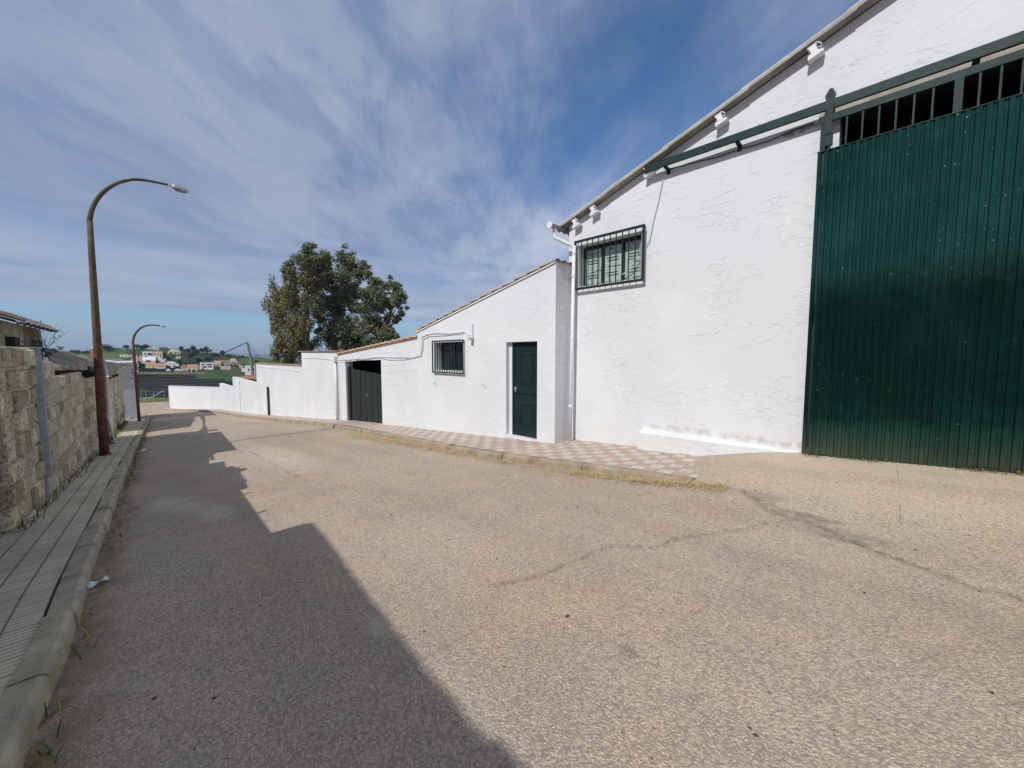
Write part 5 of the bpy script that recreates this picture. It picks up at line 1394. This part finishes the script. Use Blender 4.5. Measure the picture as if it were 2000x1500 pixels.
for (ya, yb_) in ((738, 734), (744, 739), (750, 744), (756.5, 749.5), (763, 755), (770, 761)):
    P = []
    for k in range(15):
        x = 274 + k * 11.5; y = ya + (yb_ - ya) * k / 14; Dh = hitD(x, y, 100); p = atY(x, y, Dh); P.append(Vector((p.x, p.y, terr(p.x, p.y) + .25)))
    for a, b in zip(P, P[1:]):
        u = (b - a).normalized(); sd = Vector((-u.y, u.x, 0)) * .22 * (a.length / 100); rows.add([a - sd, b - sd, b + sd, a + sd], [(0, 1, 2, 3)], None, (.24, .25, .23))
tag(rows.build('field_rows', 'straw', uvmode='raw'), 'pale rows across the dark field beyond the wall', 'crop rows', kind='stuff')
# slope scrub
sc = MB(); rg = random.Random(32)
for k in range(330):
    x = rg.uniform(318, 470); D = rg.uniform(330, 520); b = atY(x, 700, D); b.z = terr(b.x, b.y) + .6
    leafblob(sc, b, rg.uniform(.9, 2.1), 22, (.03, .05, .022), 1.0, rg, .3)
tag(sc.build('hillside_scrub', 'leaf', uvmode='raw'), 'dark scrub dotted over the green hillside', 'scrub', kind='stuff')

# ------------------------------------------------------------------ village houses
for nm, col_ in (('v_white', (.62, .62, .62)), ('v_cream', (.55, .48, .36)), ('v_pink', (.45, .36, .31)), ('v_grey', (.34, .34, .35)), ('v_brick', (.33, .15, .09)), ('r_orange', (.36, .19, .12)), ('r_tan', (.42, .32, .21)), ('r_white', (.56, .60, .64)), ('r_brown', (.17, .13, .11)), ('v_dark', (.02, .025, .03)), ('r_green', (.05, .08, .06))):
    simple(nm, col_, .9, var=.12, sc=.4)
def house(name, label, x0, x1, yt, yb, D, wall, roof, kind='gable', wins=(), depth=6, cat='house', eave=.45):
    if D > 200: D = min(hitD((x0 + x1) / 2, max(yb, interp(SKY, (x0 + x1) / 2) + .8), D), 500)
    bl, br = atY(x0, yb, D), atY(x1, yb, D); top = atY(x0, yt, D).z; w_ = br - bl; bz = min(bl.z, terr(bl.x, bl.y) if D > 100 else bl.z) - 1.0
    t = thing(name, label, cat, Vector(((bl.x + br.x) / 2, bl.y, bl.z))); H = top - bl.z
    ez = bl.z + H * (1 - eave) if kind not in ('flat',) else top
    dv = Vector((bl.x, bl.y, 0)).normalized() * depth
    A = Vector((bl.x, bl.y, bz)); B = Vector((br.x, br.y, bz))
    MB().prism([A, B, B + UP * (ez - bz), A + UP * (ez - bz)], dv).build('wall', wall, t)
    ov = (B - A).normalized() * .35; fo = -dv.normalized() * .35; e = UP * (ez - bz + .02)
    r = MB()
    if kind == 'gable':    # ridge parallel to the front
        a, b = A - ov + fo + e, B + ov + fo + e; rd = dv * .5 - fo + UP * (top - ez)
        r.add([a, b, b + rd, a + rd, a + dv - fo * 2, b + dv - fo * 2], [(0, 1, 2, 3), (3, 2, 5, 4), (0, 3, 4), (1, 5, 2)])
    elif kind == 'front':  # gable end towards us
        a, b = A - ov + fo + e, B + ov + fo + e; mid = (a + b) / 2 + UP * (top - ez); dd = dv - fo * 2
        r.add([a, b, mid, a + dd, b + dd, mid + dd], [(0, 1, 2), (3, 5, 4), (0, 2, 5, 3), (1, 4, 5, 2)])
    elif kind == 'arch':
        n = 9; vs = []
        for off in (fo, dv - fo):
            for k in range(n): u = k / (n - 1); vs.append(A.lerp(B, u) + off + e + UP * (top - ez) * math.sin(math.pi * (u * .8 + .2) if False else math.pi * u))
        r.add(vs, [(k, k + 1, n + k + 1, n + k) for k in range(n - 1)] + [tuple(range(n))])
    elif kind == 'hip':
        a, b = A - ov + fo + e, B + ov + fo + e; dd = dv - fo * 2; L = (b - a); m1 = a + L * .3 + dd * .5 + UP * (top - ez); m2 = a + L * .7 + dd * .5 + UP * (top - ez)
        r.add([a, b, b + dd, a + dd, m1, m2], [(0, 1, 5, 4), (1, 2, 5), (2, 3, 4, 5), (3, 0, 4)])
    else:
        r.prism([A - ov * .3 + fo * .3 + UP * (ez - bz + .02), B + ov * .3 + fo * .3 + UP * (ez - bz + .02), B + ov * .3 + fo * .3 + UP * (ez - bz + .3), A - ov * .3 + fo * .3 + UP * (ez - bz + .3)], dv * 1.03)
    r.build('roof', roof, t)
    H2 = ez - bl.z
    for (u0, u1, v0, v1) in wins:
        p = lambda u, v: Vector((bl.x, bl.y, bl.z)) + (Vector((br.x, br.y, 0)) - Vector((bl.x, bl.y, 0))) * u + UP * (H2 * v)
        MB().prism([p(u0, v0), p(u1, v0), p(u1, v1), p(u0, v1)], -dv.normalized() * .12).build('window', 'v_dark', t)
    return t
W3 = [(.12, .24, .4, .7), (.42, .54, .4, .7), (.72, .84, .4, .7)]
house('modern_house', 'white modern flat-roofed house with large dark windows on hill', 279, 298, 687, 698, 370, 'v_white', 'v_white', 'flat', [(.18, .38, .45, .8), (.5, .95, .35, .8), (.2, .4, .05, .3)], 8)
house('storey_house', 'cream two-storey house right of the white modern house', 299.5, 318, 686.5, 699, 372, 'v_cream', 'r_tan', 'gable', [(.1, .25, .6, .85), (.4, .55, .6, .85), (.7, .85, .2, .45), (.7, .85, .6, .85)], 8, eave=.2)
house('villa', 'villa with hipped tan roof and shaded porch on the hill crest', 328, 353, 682.5, 692, 400, 'v_cream', 'r_tan', 'hip', [(.1, .35, .1, .75), (.5, .7, .2, .7), (.8, .92, .2, .7)], 9, eave=.45)
house('factory_shed', 'long white-roofed industrial shed below the modern house', 279, 304, 697, 710, 345, 'v_white', 'r_white', 'gable', [], 12, 'shed', .55)
house('factory_shed', 'second white-roofed shed, right of the long one', 304, 322, 698, 709, 348, 'v_white', 'r_white', 'front', [(.6, .9, .1, .4)], 12, 'shed', .5)
house('terrace_house', 'orange-tiled house at the left of the lower terrace', 285, 304, 707, 719, 318, 'v_cream', 'r_orange', 'gable', [(.3, .4, .2, .6), (.7, .8, .2, .6)], 9, eave=.6)
house('terrace_house', 'orange-tiled house with white front wall beside the arched shed', 303, 323, 709.5, 720, 316, 'v_white', 'r_orange', 'gable', W3, 9, eave=.6)
house('arched_shed', 'white shed with arched pale roof in the village', 321, 350, 706, 719, 322, 'v_white', 'r_white', 'arch', [(.25, .4, .1, .5), (.6, .75, .3, .7)], 14, 'shed', .42)
house('tiled_house', 'terracotta-roofed house with steep pink gable in the lower row', 353, 368, 712, 725, 300, 'v_pink', 'r_orange', 'front', [(.55, .8, 0, .4)], 9, eave=.5)
house('tiled_house', 'wide terracotta-roofed house in the middle of the lower row', 367, 386, 712, 723, 304, 'v_cream', 'r_orange', 'gable', W3, 9, eave=.6)
house('garage_row', 'pair of pale garages in front of the terracotta roofs', 364, 384, 719.5, 726.5, 292, 'v_cream', 'r_tan', 'flat', [(.1, .42, 0, .7), (.56, .9, 0, .7)], 5, 'garage')
house('grey_house', 'grey-white three-storey house right of the terracotta roofs', 391, 417, 708.5, 722, 310, 'v_white', 'v_grey', 'flat', [(.1, .35, .65, .85), (.5, .9, .65, .85), (.15, .5, .3, .5), (.6, .9, .3, .5), (.1, .3, 0, .18)], 9)
house('cream_house', 'cream house with a row of three small dark windows', 418, 432, 705, 716, 330, 'v_cream', 'r_tan', 'gable', [(.15, .25, .3, .65), (.45, .55, .3, .65), (.72, .82, .3, .65)], 8, eave=.25)
house('brown_house', 'brown-roofed house right of the cream house', 432, 449, 703.5, 716, 332, 'v_grey', 'r_brown', 'gable', [(.1, .4, .1, .6), (.6, .8, .2, .6)], 8, eave=.4)
house('ochre_house', 'ochre house at the right end of the village behind the brown one', 448, 463, 700.5, 711, 350, 'v_cream', 'r_tan', 'hip', [(.3, .45, .2, .6)], 8, eave=.35)
house('pale_wall', 'low pale yard wall in front of the cream house', 431, 451, 715.5, 722, 320, 'v_pink', 'v_pink', 'flat', [], 1, 'wall')
house('white_shed', 'low white farm shed on the slope, left of the utility pole foot', 472, 480, 720, 726, 280, 'v_white', 'v_white', 'flat', [], 6, 'shed')
house('white_shed', 'taller white farm shed behind the utility pole', 479, 499, 715.5, 733, 270, 'v_white', 'v_white', 'flat', [(.3, .42, .5, .75), (.65, .9, .55, .8)], 7, 'shed')
house('pink_block', 'tall pinkish block building beside the far lamp pole', 264, 278, 695, 714, 330, 'v_pink', 'v_pink', 'flat', [(.3, .42, .6, .75), (.7, .8, .3, .5)], 8, 'building')
house('long_house', 'long low white farmhouse on the green hill between the lamps', 234, 257, 692.5, 697.5, 400, 'v_white', 'r_tan', 'gable', [(.2, .28, .2, .8), (.5, .58, .2, .8), (.75, .83, .2, .8)], 7, eave=.3)
house('brick_tower', 'orange brick block peeping left of the nearest lamp pole', 177, 192, 683, 700, 150, 'v_brick', 'v_brick', 'flat', [], 5, 'building')
wt_ = atY(184, 681, 151); t = thing('water_tank', 'white water tank on the orange brick block', 'tank', wt_); MB().tube([wt_ - UP * .3, wt_ + UP * .5], .9, 12).build('tank', 'v_white', t)
house('hill_barn', 'long dark green barn on the crest right of the mast', 311, 328, 678.7, 683, 470, 'r_green', 'r_green', 'flat', [], 8, 'barn')
house('crest_house', 'small white house on the crest beside the mast', 298, 304, 678.5, 683, 465, 'v_white', 'r_tan', 'gable', [(.3, .5, .2, .7)], 6, eave=.4)
house('crest_house', 'small cream house between the white crest house and the barn', 304.5, 310.5, 680, 685, 455, 'v_cream', 'r_tan', 'front', [(.3, .5, .2, .7)], 6, eave=.4)
house('crest_house', 'tiny white house with rounded roof on the left of the crest', 275, 281, 677.5, 681.5, 470, 'v_white', 'v_white', 'arch', [], 6, eave=.6)
house('crest_house', 'tiny white house at the right end of the tree-lined crest', 409, 415, 686, 690.5, 440, 'v_white', 'r_tan', 'gable', [], 5, eave=.4)
house('brown_roofs', 'low brown-tiled sheds right of the nearest lamp pole', 206, 240, 701, 708, 190, 'v_grey', 'r_brown', 'gable', [], 7, 'shed', .7)
house('brown_roofs', 'low brown-tiled shed behind the white end building', 238, 262, 704, 711, 180, 'v_grey', 'r_brown', 'gable', [], 7, 'shed', .7)
house('grey_roof_house', 'low grey-roofed house on the skyline left of the brick block', 158, 177, 685.5, 691, 300, 'v_grey', 'v_grey', 'flat', [], 7)
for (x, d__, lab) in ((324, 290, 'white polytunnel left, at the near edge of village'), (340, 290, 'wide white polytunnel in front of the arched shed')):
    house('polytunnel', lab, x, x + (10 if x < 330 else 15), 720.5, 725.5, d__, 'v_grey', 'v_white', 'arch', [], 6, 'tunnel', .7)
for (x0, x1, yt, yb, D_, wa, ro, ki, lab) in (
    (258, 263, 699, 706, 380, 'v_cream', 'r_brown', 'gable', 'little brown-roofed house left of the pink block'),
    (318, 327, 692, 698, 380, 'v_grey', 'r_orange', 'gable', 'small orange-roofed house between the two-storey house and the villa'),
    (322, 329, 700, 706, 350, 'v_cream', 'r_tan', 'gable', 'small tan-roofed house above the arched shed'),
    (386, 392, 713, 721, 305, 'v_pink', 'r_orange', 'front', 'narrow pink house squeezed left of the grey house'),
    (404, 413, 701, 707, 350, 'v_grey', 'r_white', 'arch', 'pale rounded roof above the grey house'),
    (455, 470, 707, 714, 330, 'v_grey', 'r_brown', 'gable', 'dark-roofed farm building at the right edge of the village'),
    (468, 474, 714, 719, 300, 'v_white', 'r_tan', 'gable', 'tiny white house left of the white farm sheds'),
    (344, 352, 696, 701, 380, 'v_white', 'r_tan', 'gable', 'small white house on the slope below the villa')):
    house('village_house', lab, x0, x1, yt, yb, D_, wa, ro, ki, [(.2, .35, .3, .7), (.6, .75, .3, .7)], 7, eave=.45)
ms_ = thing('radio_mast', 'thin radio mast on the crest above the village', 'mast', atY(294.7, 680, 470))
MB().tube([atY(294.7, 684, 470), atY(294.7, 668, 470)], [.35, .12], 5).build('mast', 'v_grey', ms_)
rp = thing('striped_pole', 'thin red and white pole just right of the far lamp', 'pole', atY(269.5, 730, 60))
for k in range(6):
    MB().tube([atY(269.5 + k * .1, 728 - k * 6, 60), atY(269.5 + k * .1, 722.3 - k * 6, 60)], .09, 6).build('band', 'v_brick' if k % 2 else 'v_white', rp)

# ------------------------------------------------------------------ air between here and the far hills
hz = MB(); x0, x1, y0, y1, z0, z1 = -9500, 9500, -9500, 9500, -75, 60
hz.add([(x, y, z) for x in (x0, x1) for y in (y0, y1) for z in (z0, z1)], [(0, 1, 3, 2), (4, 6, 7, 5), (0, 4, 5, 1), (2, 3, 7, 6), (0, 2, 6, 4), (1, 5, 7, 3)])
mh = bpy.data.materials.new('haze'); mh.use_nodes = True; tt = mh.node_tree; tt.nodes.clear()
pv = tt.nodes.new('ShaderNodeVolumePrincipled'); pv.inputs['Color'].default_value = (.62, .76, 1, 1); pv.inputs['Density'].default_value = .00016; pv.inputs['Anisotropy'].default_value = .2
oo = tt.nodes.new('ShaderNodeOutputMaterial'); tt.links.new(pv.outputs[0], oo.inputs['Volume'])
HZ = hz.build('haze', mh, uvmode='raw'); tag(HZ, 'thin bluish air haze over the valley and far hills', 'haze', kind='stuff')
scene.cycles.volume_bounces = 0
